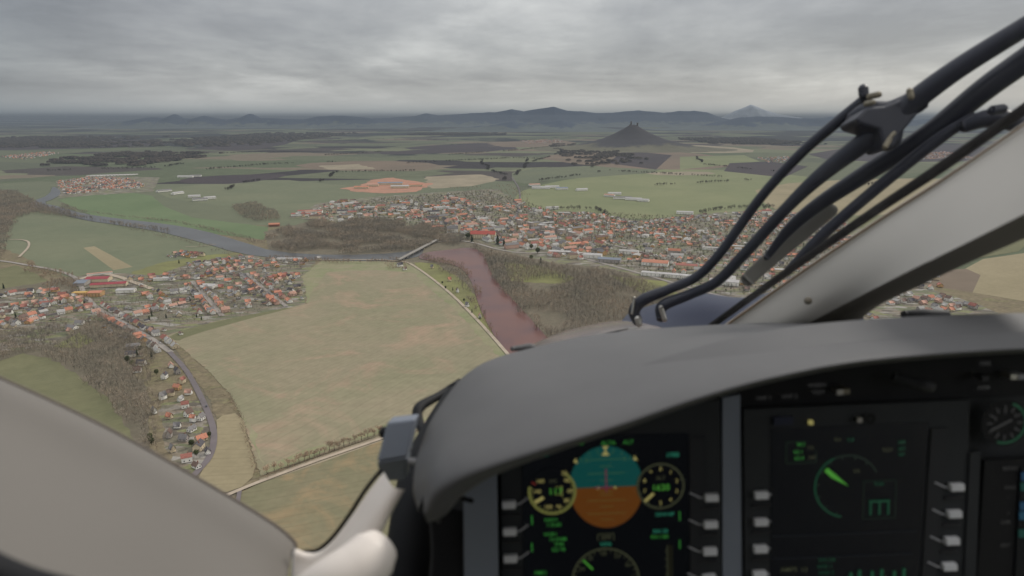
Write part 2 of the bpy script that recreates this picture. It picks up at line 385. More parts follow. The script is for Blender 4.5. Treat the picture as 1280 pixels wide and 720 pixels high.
def hill_mesh(name, cx, cy, prof, nx, ny, wy, m, rough=.1, sx=1):
    """ridge running across: prof(x) height, gaussian across y"""
    xs = np.linspace(prof[0][0], prof[-1][0], nx); hs = np.interp(xs, [p[0] for p in prof], [p[1] for p in prof])
    vs = []; fs = []
    for j in range(ny):
        v = (j / (ny - 1) - .5) * 2
        for i in range(nx):
            x = xs[i]; e = math.exp(-(v * 2.1) ** 2) - math.exp(-4.41)
            n = fbm(x, v * wy, .0007); z = hs[i] * e * (1 + rough * n * (1 + abs(v)))
            vs.append((x, cy + v * wy + 300 * n, max(z, -1) + (0 if 0 < i < nx - 1 else -5)))
    for j in range(ny - 1):
        for i in range(nx - 1):
            k = j * nx + i; fs.append((k, k + 1, k + nx + 1, k + nx))
    o = link(name, mesh(vs, fs, name), m, smooth=True); tag(o, kind='structure'); return o
M['hill'] = hillmat('haze tinted wooded hills', (104, 110, 106), (70, 80, 94), 20, 260)  # bluish upper colour paints in haze over the distant hills
M['hill2'] = hillmat('dark wooded hill', (112, 108, 90), (74, 71, 72), 10, 90)
def prof_at(D, pts):
    out = []
    for px, py in pts:
        v = RT * ((px - 640) / F) + UP * (-(py - 360) / F) + FW; t = D / v.y
        out.append((v.x * t, max(0, H + v.z * t)))
    return out
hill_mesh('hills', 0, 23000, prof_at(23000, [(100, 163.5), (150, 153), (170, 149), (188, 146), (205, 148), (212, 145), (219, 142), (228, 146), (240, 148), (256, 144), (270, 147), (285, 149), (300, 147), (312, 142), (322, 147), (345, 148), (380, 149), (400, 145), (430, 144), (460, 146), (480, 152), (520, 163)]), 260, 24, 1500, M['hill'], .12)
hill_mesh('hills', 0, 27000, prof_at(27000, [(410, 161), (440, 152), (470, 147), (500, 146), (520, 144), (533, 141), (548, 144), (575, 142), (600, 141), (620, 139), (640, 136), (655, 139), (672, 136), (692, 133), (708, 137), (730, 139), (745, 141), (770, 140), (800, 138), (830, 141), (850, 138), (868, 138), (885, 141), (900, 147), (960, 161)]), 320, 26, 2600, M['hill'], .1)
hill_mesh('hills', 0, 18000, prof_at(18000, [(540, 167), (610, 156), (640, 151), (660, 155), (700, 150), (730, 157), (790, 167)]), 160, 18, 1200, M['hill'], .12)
hill_mesh('mountain', 0, 32000, prof_at(32000, [(870, 155), (905, 146), (918, 139), (930, 134), (938, 130), (946, 133), (958, 138), (975, 143), (1000, 147), (1050, 155)]), 120, 30, 1500, land('haze tinted far mountain', (150, 156, 164), (160, 166, 172), big=.0006, fine=.002, amt=.15), .04)  # pale blue grey colour paints in the haze over the mountain
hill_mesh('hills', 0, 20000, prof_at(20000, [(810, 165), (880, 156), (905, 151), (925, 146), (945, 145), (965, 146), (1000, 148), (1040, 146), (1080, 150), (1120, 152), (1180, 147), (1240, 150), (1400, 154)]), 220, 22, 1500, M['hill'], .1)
# the cone hill with its ruin
hc = G(796, 188); hc.y += 300; HD = hc.y
hx = hc.x * 1.0
def cone_h(x, y):
    r = math.hypot((x - hx) / 1.45, y - hc.y)
    a = math.atan2(y - hc.y, x - hx)
    r *= 1 + .1 * noise.noise(Vector((math.cos(a) * 1.4, math.sin(a) * 1.4, 2)))
    pts = [(0, 268), (26, 262), (60, 232), (140, 168), (230, 114), (340, 70), (480, 34), (640, 12), (820, -4)]
    return float(np.interp(r, [p[0] for p in pts], [p[1] for p in pts])) + 5 * fbm(x, y, .006)
n = 90; vs = []; fs = []
for j in range(n + 1):
    for i in range(n + 1):
        x = hx + (i / n - .5) * 2500; y = hc.y + (j / n - .5) * 1680
        e = 1 - max(abs(i / n - .5), abs(j / n - .5)) * 2
        vs.append((x, y, cone_h(x, y) * min(1, e * 6) - (3 if e < .02 else 0)))
fs = [(j * (n + 1) + i, j * (n + 1) + i + 1, (j + 1) * (n + 1) + i + 1, (j + 1) * (n + 1) + i) for j in range(n) for i in range(n)]
tag(link('castle_hill', mesh(vs, fs, 'castle_hill'), M['hill2'], smooth=True), kind='structure')
top = cone_h(hx, hc.y)
stone = surf('ruin stone', (92, 86, 80), .9, .1, ALB, .2, .1)
ruin = empty('castle_ruin', (hx, hc.y, top - 8)); tag(ruin, 'dark castle ruin with two towers on top of the pointed hill', 'castle')
b = MB()
for k in range(12):
    a = k / 12 * math.tau; b.add([(9 * math.cos(a) - 26, 9 * math.sin(a), z) for z in (0,)] and [], [])
def cyl(mb, cx, cy, r, z0, z1, n=12, r2=None, mi=0):
    r2 = r if r2 is None else r2
    mb.add([(cx + r * math.cos(k / n * math.tau), cy + r * math.sin(k / n * math.tau), z0) for k in range(n)] + [(cx + r2 * math.cos(k / n * math.tau), cy + r2 * math.sin(k / n * math.tau), z1) for k in range(n)],
           [(k, (k + 1) % n, n + (k + 1) % n, n + k) for k in range(n)] + [tuple(range(n, 2 * n))], mi)
b = MB(); cyl(b, -22, 0, 9, 0, 38, 14, 8.5); cyl(b, -22, 0, 9.6, 38, 42, 14); b.build('tower', stone, ruin)
b = MB(); b.box(40, 56, -7, 7, -34, 26); b.box(39, 44, -8, -3, 26, 31); b.box(52, 57, -8, -3, 26, 30); b.build('tower', stone, ruin)
b = MB()
b.box(-46, -32, -14, -10, -20, 8); b.box(-10, 36, -12, -8, -20, 3); b.box(-10, -6, -12, 12, -20, 6); b.box(10, 14, -10, 14, -20, 10); b.build('curtain_wall', stone, ruin)

# ------------------------------------------------------------ vegetation
def tree_template(kind, seed, faces=46):
    """unit tree about 1 high: returns verts, tris"""
    r = random.Random(seed); V = []; T = []
    def tri(a, b, c): k = len(V); V.extend([a, b, c]); T.append((k, k + 1, k + 2))
    def limb(a, b, w0, w1):
        d = (b - a); side = d.cross(Vector((r.uniform(-1, 1), r.uniform(-1, 1), .3))).normalized()
        s2 = d.cross(side).normalized()
        for s in (side, s2):
            k = len(V); V.extend([a - s * w0, a + s * w0, b + s * w1, b - s * w1]); T.extend([(k, k + 1, k + 2), (k, k + 2, k + 3)])
    if kind in ('bare', 'bush'):
        th = .5 if kind == 'bare' else .12
        tips = []
        if kind == 'bare': limb(Vector((0, 0, 0)), Vector((0, 0, th)), .022, .015)
        for k in range(7 if kind == 'bare' else 5):
            a = r.uniform(0, math.tau); s = Vector((0, 0, th * r.uniform(.6, 1)))
            e = s + Vector((math.cos(a) * r.uniform(.12, .3), math.sin(a) * r.uniform(.12, .3), r.uniform(.15, .45)))
            limb(s, e, .012, .005); tips.append(e)
        for k in range(faces):
            t = r.choice(tips); dz = r.gauss(0, .1)
            p = t + Vector((r.gauss(0, .1), r.gauss(0, .1), dz))
            d = Vector((r.gauss(0, .35) + p.x, r.gauss(0, .35) + p.y, r.uniform(.2, 1))).normalized() * r.uniform(.08, .17)
            w = Vector((r.uniform(-1, 1), r.uniform(-1, 1), r.uniform(-.5, .5))).normalized() * r.uniform(.012, .03)
            tri(p - w, p + w, p + d)
    elif kind == 'conifer':
        limb(Vector((0, 0, 0)), Vector((0, 0, .9)), .02, .004)
        for k in range(faces * 2):
            z = r.uniform(.06, .98); rad = .24 * (1 - z) ** .8 + .015; a = r.uniform(0, math.tau)
            c = Vector((math.cos(a), math.sin(a), 0)); p = c * rad * r.uniform(.2, .9) + Vector((0, 0, z))
            t = Vector((-c.y, c.x, 0)) * r.uniform(.025, .055)
            tri(p - t, p + t, p + c * r.uniform(.04, .09) + Vector((0, 0, -.05)))
            tri(p - t, p + t + c * .02, p + Vector((0, 0, .07)))
    else:  # leafy round evergreen
        limb(Vector((0, 0, 0)), Vector((0, 0, .5)), .025, .01)
        for k in range(faces * 2):
            u = Vector((r.gauss(0, 1), r.gauss(0, 1), r.gauss(0, 1))).normalized() * r.uniform(.6, 1)
            lob = 1 + .25 * noise.noise(u * 3 + Vector((seed, 0, 0)))
            p = Vector((u.x * .32 * lob, u.y * .32 * lob, .58 + u.z * .38 * lob))
            a = Vector((r.gauss(0, 1), r.gauss(0, 1), r.gauss(0, 1))).normalized() * .06; c = a.cross(u).normalized() * .06
            tri(p - a, p + c, p + a)
    return np.array([tuple(v) for v in V], dtype=np.float32), np.array(T, dtype=np.int32)
TPL = {k: [tree_template(k, 10 * i + len(k), f) for i in range(6)] for k, f in (('bare', 44), ('bush', 30), ('conifer', 34), ('leafy', 50))}
def bark_mat(name, c, c2, sc=.09):
    m, nt, b = newmat(name); P = geo_pos(nt)
    n1 = noise_node(nt, sc, 2, .5, P); n2 = noise_node(nt, .012, 3, .5, P)
    r = ramp(nt, [(.35, col(c, ALB)), (.65, col(c2, ALB))]); nt.links.new(n1.outputs[0], r.inputs[0])
    r2 = ramp(nt, [(.35, (.78, .8, .8, 1)), (.65, (1.15, 1.08, 1.0, 1))]); nt.links.new(n2.outputs[0], r2.inputs[0])
    o = mix(nt, r.outputs[0], r2.outputs[0], 1.0, 'MULTIPLY'); nt.links.new(o, b.inputs['Base Color'])
    b.inputs['Roughness'].default_value = 1; b.inputs['Specular IOR Level'].default_value = .05; return m
M['twig'] = bark_mat('bare twigs', (136, 128, 116), (170, 158, 142))
M['twig2'] = bark_mat('reddish bare scrub', (146, 126, 108), (168, 148, 126))
M['rowtwig'] = bark_mat('pale row twigs', (176, 156, 134), (196, 176, 154))
M['needle'] = bark_mat('dark needles', (46, 54, 40), (66, 74, 52))
M['leaf'] = bark_mat('evergreen leaves', (60, 68, 44), (84, 90, 58))
M['bark'] = bark_mat('trunk bark', (90, 80, 70), (110, 98, 86))

def area_points(poly_px, spacing, extra=None):
    P = [(g.x, g.y) for g in (G(*p) for p in poly_px)]
    x0, x1 = min(p[0] for p in P), max(p[0] for p in P); y0, y1 = min(p[1] for p in P), max(p[1] for p in P)
    out = []
    ny = int((y1 - y0) / spacing) + 1; nx = int((x1 - x0) / spacing) + 1
    for j in range(ny):
        for i in range(nx):
            x = x0 + (i + random.random()) * spacing; y = y0 + (j + random.random()) * spacing
            q = Vector((x * .022, y * .022, 9)); am = min(16, (y1 - y0) * .12) if spacing > 4 else 0
            if in_poly(x + am * noise.noise(q), y + am * noise.noise(q + Vector((50, 0, 0))), P) and (extra is None or extra(x, y)): out.append((x, y))
    return out
def scatter(name, pts, kind, hr, m, z=9.0, kindtag='stuff', label=None, cat=None, wide=1.0):
    Vs = []; Ts = []; off = 0
    for x, y in pts:
        v, t = random.choice(TPL[kind]); a = random.random() * math.tau; s = random.uniform(*hr); w = s * wide * random.uniform(.85, 1.2)
        ca, sa = math.cos(a) * w, math.sin(a) * w
        q = np.empty_like(v); q[:, 0] = v[:, 0] * ca - v[:, 1] * sa + x; q[:, 1] = v[:, 0] * sa + v[:, 1] * ca + y; q[:, 2] = v[:, 2] * s + z
        Vs.append(q); Ts.append(t + off); off += len(v)
    if not Vs: return
    o = link(name, tri_mesh(np.vstack(Vs), np.vstack(Ts), name=name, mats=[m])); tag(o, label, cat, None, kindtag); return o
def clumpy(s, t):
    return lambda x, y: noise.noise(Vector((x * s, y * s, 5))) > t
GZ = 1.65
scatter('riverside_wood', area_points([(332, 296), (352, 288), (400, 278), (470, 276), (545, 284), (585, 298), (572, 308), (545, 304), (515, 314), (440, 318), (380, 319), (345, 314)], 6.6, lambda x, y: noise.noise(Vector((x * .011, y * .011, 3))) > -.18), 'bare', (10, 17), M['twig'], GZ, label='grey bare deciduous wood between the river and the town', cat='wood')
scatter('park_wood', area_points([(604, 316), (640, 322), (700, 336), (760, 342), (800, 352), (836, 372), (840, 400), (800, 430), (690, 430), (664, 396), (642, 372), (622, 350), (612, 334)], 7.6, lambda x, y: noise.noise(Vector((x * .008, y * .008, 1))) > -.45), 'bare', (9, 16), M['twig'], GZ, label='brown grey bare wood on the right bank of the river', cat='wood')
scatter('hillside_thicket', area_points([(44, 446), (70, 432), (104, 412), (130, 420), (165, 420), (190, 440), (196, 500), (200, 560), (186, 570), (160, 536), (130, 496), (96, 466)], 6.6), 'bare', (7, 13), M['twig'], GZ, label='dense bare thicket beside the olive field', cat='thicket')
scatter('hillside_thicket', area_points([(-60, 430), (30, 415), (80, 410), (60, 440), (20, 445), (-10, 460), (-60, 470)], 6), 'bare', (7, 12), M['twig'], GZ, label='bare thicket at the left edge below the village', cat='thicket')
scatter('village_thicket', area_points([(108, 384), (150, 408), (176, 424), (150, 440), (110, 420), (96, 400)], 7, clumpy(.02, -.2)), 'bare', (7, 12), M['twig'], GZ, label='bare trees on the slope under the village road', cat='thicket')
scatter('meadow_thicket', area_points([(36, 330), (100, 348), (96, 372), (60, 366), (60, 350), (30, 340)], 7, clumpy(.02, -.2)), 'bare', (6, 11), M['twig2'], GZ, label='brown scrub beside the curved road left of the red roofed works', cat='thicket')
scatter('riverbank_thicket', area_points([(-60, 238), (20, 240), (50, 256), (100, 272), (150, 284), (215, 292), (215, 290), (150, 281), (100, 274), (40, 268), (20, 275), (0, 330), (-60, 330)], 8), 'bare', (8, 15), M['twig'], GZ, label='dark riverside wood at the left edge of the land', cat='wood')
scatter('riverbank_thicket', area_points([(70, 262), (105, 266), (160, 273), (215, 279), (262, 289), (330, 308), (330, 304), (262, 286), (215, 277), (150, 271), (100, 264), (80, 256)], 7), 'bare', (5, 9), M['twig'], GZ, label='line of bare shrubs on the far river bank', cat='thicket')
scatter('riverbank_thicket', area_points([(150, 284), (205, 292), (255, 305), (300, 320), (345, 326), (345, 329), (290, 322), (240, 306), (180, 292)], 8, clumpy(.02, -.15)), 'bare', (4, 8), M['twig'], GZ, label='line of bare shrubs on the near river bank', cat='thicket')
scatter('field_copse', area_points([(290, 258), (318, 254), (346, 266), (352, 276), (320, 278), (300, 272)], 8), 'bare', (8, 13), M['twig'], GZ, label='round bare copse at the end of the bright green field', cat='copse')
scatter('garden_thicket', area_points([(520, 318), (560, 326), (582, 346), (592, 372), (604, 400), (620, 428), (610, 410), (590, 380), (572, 356), (540, 332)], 7, clumpy(.03, -.1)), 'bare', (6, 11), M['twig'], GZ, label='bare trees between allotments and red water', cat='thicket')
scatter('field_copse', area_points([(482, 328), (510, 328), (512, 336), (486, 338)], 6), 'bush', (4, 8), M['twig2'], GZ, label='dark shrubs around the lone farmhouse in the field', cat='shrubs')
scatter('hedge', area_points([(284, 488), (292, 498), (304, 522), (314, 556), (326, 592), (320, 600), (308, 560), (298, 524), (286, 502)], 3.2), 'bush', (3, 5.5), M['twig2'], GZ, label='brown hedge along the left side of the big field', cat='hedge')
scatter('hedge', area_points([(262, 468), (288, 494), (286, 504), (268, 516), (270, 500), (258, 478)], 5, clumpy(.05, 0)), 'bush', (2, 4.5), M['twig2'], GZ, label='patchy scrub between the road and the big field', cat='scrub')
scatter('hedge', area_points([(326, 598), (400, 570), (480, 542), (480, 545), (400, 574), (328, 602)], 2.6), 'bush', (2.5, 5), M['twig2'], GZ, label='low hedge along the farm track below the big field', cat='hedge')
scatter('village_shrubs', area_points([(-40, 385), (90, 366), (180, 350), (300, 322), (380, 330), (380, 376), (300, 396), (210, 412), (110, 392), (60, 420), (-40, 440)], 11, clumpy(.03, -.08)), 'bush', (2.5, 6), M['leaf'], GZ, label='garden shrubs between the houses of the near village', cat='shrubs')
scatter('village_shrubs', area_points([(168, 420), (214, 445), (240, 480), (262, 540), (250, 580), (200, 550), (190, 470)], 9, clumpy(.04, -.1)), 'bush', (3, 6), M['twig'], GZ, label='bare shrubs among the gardens along the lower road', cat='shrubs')
scatter('town_shrubs', area_points([(380, 268), (480, 248), (610, 240), (700, 266), (860, 272), (1030, 272), (1110, 370), (900, 372), (760, 330), (600, 298), (480, 282)], 21), 'leafy', (5, 10), M['leaf'], GZ, label='dark trees scattered among the town houses', cat='trees')
scatter('town_shrubs', area_points([(560, 236), (640, 232), (665, 246), (650, 262), (600, 256)], 26, clumpy(.01, -.1)), 'bare', (8, 14), M['twig2'], GZ, label='loose bare grove above the town', cat='trees')
scatter('village_bare_trees', area_points([(-40, 385), (90, 366), (180, 350), (300, 322), (380, 330), (380, 376), (300, 396), (210, 412), (110, 392), (60, 420), (-40, 440)], 12, clumpy(.025, -.1)), 'bare', (5, 10), M['twig'], GZ, label='bare garden trees between the houses of the near village', cat='trees')
scatter('town_bare_trees', area_points([(380, 268), (480, 248), (610, 240), (700, 266), (860, 272), (1030, 272), (1110, 370), (900, 372), (760, 330), (600, 298), (480, 282)], 19, clumpy(.01, -.15)), 'bare', (7, 12), M['twig'], GZ, label='bare trees between the town streets', cat='trees')
scatter('riverbank_trees', area_points([(592, 306), (608, 318), (616, 334), (626, 352), (646, 374), (668, 397), (692, 424), (688, 430), (662, 402), (640, 378), (618, 352), (608, 334), (602, 320), (588, 310)], 6), 'bare', (7, 12), M['twig'], GZ, label='bare trees leaning over the right bank of the red water', cat='trees')
scatter('riverbank_trees', area_points([(522, 320), (548, 325), (578, 332), (594, 352), (600, 380), (612, 406), (630, 436), (620, 430), (604, 404), (590, 378), (584, 354), (570, 336), (540, 330)], 6.5, clumpy(.03, -.2)), 'bare', (5, 10), M['twig2'], GZ, label='bare trees along the left bank of the red water', cat='trees')
scatter('riverbank_trees', area_points([(338, 322), (420, 326), (500, 324), (500, 328), (420, 331), (338, 328)], 6, clumpy(.02, -.2)), 'bare', (5, 9), M['twig2'], GZ, label='bare trees between the river and the big field', cat='trees')
# far woods: low raised masses
def far_wood(pts, h=14, label=None):
    P = smooth_poly([G(*p) for p in pts], 1)
    sc = [(p.x, p.y) for p in P]
    x0, x1 = min(p[0] for p in sc), max(p[0] for p in sc); y0, y1 = min(p[1] for p in sc), max(p[1] for p in sc)
    sp = max(14, math.sqrt((x1 - x0) * (y1 - y0) / 3500)); pl = []
    y = y0
    while y < y1:
        x = x0
        while x < x1:
            X, Y = x + random.uniform(0, sp), y + random.uniform(0, sp)
            q = Vector((X * .004, Y * .004, 2)); am = (y1 - y0) * .45
            if in_poly(X + am * 1.5 * noise.noise(q), Y + am * noise.noise(q * 2.3 + Vector((9, 0, 0))), sc): pl.append((X, Y))
            x += sp
        y += sp
    Vs = []; Ts = []; o = 0
    for X, Y in pl:
        r = sp * random.uniform(.6, .95); hh = h * random.uniform(.7, 1.2); n = 6
        v = [(X + r * math.cos(k / n * math.tau), Y + r * math.sin(k / n * math.tau), 6) for k in range(n)] + [(X + r * .7 * math.cos(k / n * math.tau + .4), Y + r * .7 * math.sin(k / n * math.tau + .4), 8 + hh * random.uniform(.6, 1)) for k in range(n)] + [(X, Y, 8 + hh)]
        t = []
        for k in range(n):
            q = (k + 1) % n; t += [(k, q, n + q), (k, n + q, n + k), (n + k, n + q, 2 * n)]
        Vs.append(np.array(v)); Ts.append(np.array(t) + o); o += len(v)
    ob = link('far_wood', tri_mesh(np.vstack(Vs), np.vstack(Ts), mats=[M['farw']])); tag(ob, label, 'wood', None, 'stuff')
M['farw'] = bark_mat('far wood canopy', (66, 62, 60), (82, 76, 70), .03)
far_wood([(112, 202), (140, 192), (200, 190), (236, 196), (180, 208), (120, 208)], label='dark brown wood beyond the left hand village')
far_wood([(-80, 176), (60, 170), (90, 174), (60, 182), (-80, 186)], 18, 'dark wood on the far plain at the left edge')
far_wood([(250, 178), (330, 166), (384, 168), (370, 174), (300, 184), (260, 184)], 18, 'dark wood on the plain below the leftmost hills')
far_wood([(500, 168), (560, 166), (640, 168), (600, 170)], 14, 'thin wood strip on the middle of the far plain')
far_wood([(680, 184), (740, 180), (800, 196), (770, 208), (750, 206), (760, 196), (720, 188)], 12, 'wood running down from the castle hill')
far_wood([(0, 178), (100, 177), (140, 182), (40, 186)], 14, 'low dark wood strip left of centre on the far plain')
far_wood([(850, 176), (930, 172), (1000, 178), (940, 182)], 14, 'wood on the plain right of the castle hill')

hl = []
for P_ in [[(655, 206), (700, 192), (740, 188)], [(740, 210), (770, 190)], [(640, 232), (760, 214), (900, 222)], [(870, 196), (880, 206), (980, 216)], [(500, 205), (640, 198), (700, 200)], [(380, 196), (480, 190)], [(360, 178), (470, 174), (560, 176)],
           [(240, 214), (330, 206), (420, 203)], [(60, 214), (200, 210), (230, 205)], [(400, 228), (420, 216), (520, 214)], [(560, 194), (650, 188), (720, 180)], [(200, 196), (260, 192), (380, 190)], [(800, 178), (900, 178), (1010, 184)],
           [(560, 182), (700, 172), (760, 172)], [(100, 186), (240, 182)], [(280, 244), (290, 232), (330, 226)], [(820, 232), (940, 226)], [(960, 262), (1010, 240), (1100, 230)], [(630, 226), (655, 212), (660, 200)], [(830, 275), (900, 262), (980, 258)], [(760, 276), (745, 262), (690, 262)], [(600, 200), (612, 214), (636, 220)]]:
    Q_ = [G(*p) for p in P_]
    for a, b_ in zip(Q_, Q_[1:]):
        L_ = (b_ - a).length; st = max(9, L_ / 130); k = 0
        while k < L_:
            p = a.lerp(b_, k / L_)
            if noise.noise(Vector((p.x * .004, p.y * .004, 4))) > -.2:
                hl.append((p.x + random.uniform(-9, 9) + 30 * noise.noise(Vector((k * .004, 0, a.x))), p.y + random.uniform(-14, 14)))
            k += st * random.uniform(.6, 1.4)
scatter('hedgerow', hl, 'leafy', (9, 17), M['farw'], GZ, label='dark hedgerows and tree lines dividing the far plain', cat='hedgerows', wide=1.3)
# ------------------------------------------------------------ buildings
ROOF = {'orange': (190, 130, 106), 'brick red': (156, 104, 92), 'brown': (116, 96, 86), 'grey': (128, 124, 122), 'pale red': (186, 146, 128), 'dark': (88, 84, 86), 'light grey': (172, 168, 162)}
WALL = {'white': (238, 234, 224), 'cream': (208, 192, 162), 'grey': (168, 160, 152), 'ochre': (196, 158, 112), 'pink': (204, 168, 150)}
RM = {k: surf(k + ' roof tiles', v, .85, .2, ALB, .22, .6) for k, v in ROOF.items()}
WM = {k: surf(k + ' render', v, .9, .2, ALB, .1, .3) for k, v in WALL.items()}
GLASSM = surf('window glass', (52, 58, 66), .15, .6, ALB, .1, .3)
BRICK = surf('chimney brick', (140, 96, 80), .9, .1, ALB, .15, 1)
CACHE = {}
def house_parts(w, l, h, rh):
    """w across gable (x), l along ridge (y)"""
    key = (w, l, h, rh)
    if key in CACHE: return CACHE[key]
    a, c = w / 2, l / 2
    wall = MB()
    wall.add([(-a, -c, 0), (a, -c, 0), (a, -c, h), (0, -c, h + rh), (-a, -c, h), (-a, c, 0), (a, c, 0), (a, c, h), (0, c, h + rh), (-a, c, h)],
             [(0, 1, 2, 3, 4), (6, 5, 9, 8, 7), (1, 6, 7, 2), (5, 0, 4, 9)])
    roof = MB(); ov = .55; t = .28; sl = rh / a
    for s in (-1, 1):
        e = a + ov; ez = h - ov * sl
        q = [(0, -c - ov, h + rh + .04), (s * e, -c - ov, ez + .04), (s * e, c + ov, ez + .04), (0, c + ov, h + rh + .04)]
        q2 = [(x, y, z + t) for x, y, z in q]
        roof.add(q + q2, [(0, 3, 2, 1) if s > 0 else (0, 1, 2, 3), (4, 5, 6, 7) if s > 0 else (7, 6, 5, 4), (0, 1, 5, 4), (1, 2, 6, 5), (2, 3, 7, 6)])
    ch = MB(); ch.box(w * .12, w * .12 + .9, -l * .2, -l * .2 + .7, h + rh * .5, h + rh + 1.1)
    CACHE[key] = (wall, roof, ch); return CACHE[key]
HOUSES = []   # dict(x,y,a,w,l,h,rh,roof,wall,zone)
def put(x, y, a, zone, kind=None, **kw):
    t = random.random()
    d = dict(x=x, y=y, a=a, zone=zone, w=random.choice([8, 9, 10]), l=random.choice([10, 12, 14]), h=random.choice([3.2, 4.4, 5.6]), rh=random.choice([3, 3.8, 4.4]),
             roof=random.choices(list(ROOF), [22, 12, 15, 16, 20, 8, 12])[0], wall=random.choices(list(WALL), [42, 26, 14, 9, 9])[0])
    if kind == 'shed': d.update(w=5, l=random.choice([6, 8]), h=2.6, rh=1.4, roof=random.choice(['grey', 'brown', 'dark', 'grey']))
    d.update(kw)
    for o in HOUSES:
        if abs(o['x'] - x) < 40 and abs(o['y'] - y) < 40 and math.hypot(o['x'] - x, o['y'] - y) < (o['l'] + d['l']) * .43 + 1: return
    HOUSES.append(d)
def street(pts, zone, step=15, off=12, sides=(-1, 1), rows=1, skip=.12, sheds=.35):
    P = [G(*p) for p in pts]
    for a, b in zip(P, P[1:]):
        L = (b - a).length; d = (b - a) / L; n = Vector((-d.y, d.x, 0)); ang = math.atan2(d.y, d.x)
        k = random.uniform(3, 8)
        while k < L:
            for s in sides:
                if random.random() > skip:
                    p = a + d * (k + random.uniform(-2, 2)) + n * s * (off + random.uniform(-1.5, 2.5))
                    put(p.x, p.y, ang + random.choice([0, 0, math.pi / 2]) + math.pi / 2 + random.uniform(-.06, .06), zone)
                if random.random() < sheds:
                    p = a + d * (k + random.uniform(-6, 6)) + n * s * (off + random.uniform(16, 30))
                    put(p.x, p.y, ang + random.choice([0, math.pi / 2]) + random.uniform(-.1, .1), zone, 'shed')
            k += step * random.uniform(.9, 1.25)
NV = 'in the near village'
street([(-30, 394), (0, 388), (60, 380), (100, 373)], 'on the street left of the red roofed works')
street([(-30, 417), (20, 405), (70, 392), (112, 386)], 'on the lower left village street')
street([(-30, 380), (20, 370), (80, 366)], 'on the upper left village street', sides=(1,))
street([(120, 385), (150, 402), (190, 424), (210, 440)], 'beside the main village road', step=16)
street([(240, 356), (258, 373), (276, 394)], 'on the middle cross street', step=13)
street([(308, 344), (330, 362), (356, 382)], 'on the cross street nearest the big field', step=13)
street([(160, 352), (200, 348), (238, 351)], 'on the street right of the red roofed works', step=17)
street([(240, 349), (272, 342), (308, 334), (330, 331)], 'on the top street of the village', step=15)
street([(235, 334), (270, 330), (300, 326)], 'on the river side of the village', step=18, sheds=.5)
street([(150, 398), (200, 386), (245, 376)], 'on the lane through the middle gardens', step=16)
street([(280, 372), (322, 362)], 'on the lane between the cross streets', step=16)
street([(180, 372), (230, 364)], 'on the garden lane behind the works', step=20, sheds=.8)
street([(350, 372), (372, 366)], 'at the corner of the big field', step=14)
street([(340, 352), (366, 344)], 'at the corner of the big field', step=15)
street([(355, 328), (400, 324)], 'at the river end of the village', step=26, sides=(-1,))
street([(222, 318), (250, 322)], 'by the meadow above the village', step=18)
for px, py, r_, w_, l_ in [(165, 446, 'dark', 'white', 16), (177, 457, 'dark', 'white', 12), (167, 436, 'grey', 'grey', 18), (205, 430, 'dark', 'white', 12), (172, 466, 'brown', 'white', 10), (222, 468, 'dark', 'grey', 9), (222, 488, 'orange', 'ochre', 9),
                           (204, 500, 'grey', 'white', 8), (232, 511, 'brick red', 'white', 8), (236, 521, 'brown', 'white', 9), (193, 518, 'grey', 'white', 6), (252, 526, 'grey', 'white', 8), (240, 540, 'grey', 'white', 9), (230, 552, 'grey', 'grey', 9), (252, 552, 'orange', 'cream', 11), (249, 563, 'dark', 'cream', 12), (234, 578, 'brick red', 'white', 10), (214, 496, 'brown', 'cream', 8), (226, 502, 'light grey', 'white', 7), (212, 524, 'orange', 'cream', 7), (222, 536, 'grey', 'white', 7), (212, 548, 'brown', 'grey', 7), (216, 566, 'grey', 'cream', 6), (242, 528, 'orange', 'white', 7), (238, 566, 'grey', 'white', 8), (246, 586, 'brown', 'white', 8), (236, 494, 'pale red', 'white', 8), (228, 480, 'brick red', 'cream', 8), (206, 474, 'dark', 'white', 9), (214, 460, 'pale red', 'white', 9), (260, 568, 'dark', 'white', 7),
                           (90, 412, 'grey', 'white', 18), (100, 406, 'grey', 'white', 14), (88, 418, 'pale red', 'cream', 10), (6, 405, 'dark', 'grey', 16), (500, 334, 'dark', 'white', 13), (506, 338, 'brown', 'white', 9), (562, 352, 'orange', 'cream', 7), (584, 384, 'grey', 'white', 7), (572, 366, 'brown', 'white', 7), (600, 398, 'pale red', 'white', 6), (540, 336, 'grey', 'cream', 6)]:
    g = G(px, py); zone = 'along the lower road' if 160 < px < 270 and py > 425 else ('below the left village streets' if px < 110 else ('alone in the big field' if px < 520 else 'in the allotments beside the red river'))
    put(g.x, g.y, random.uniform(0, 3), zone, roof=r_, wall=w_, l=l_, w=max(5, l_ * .7))

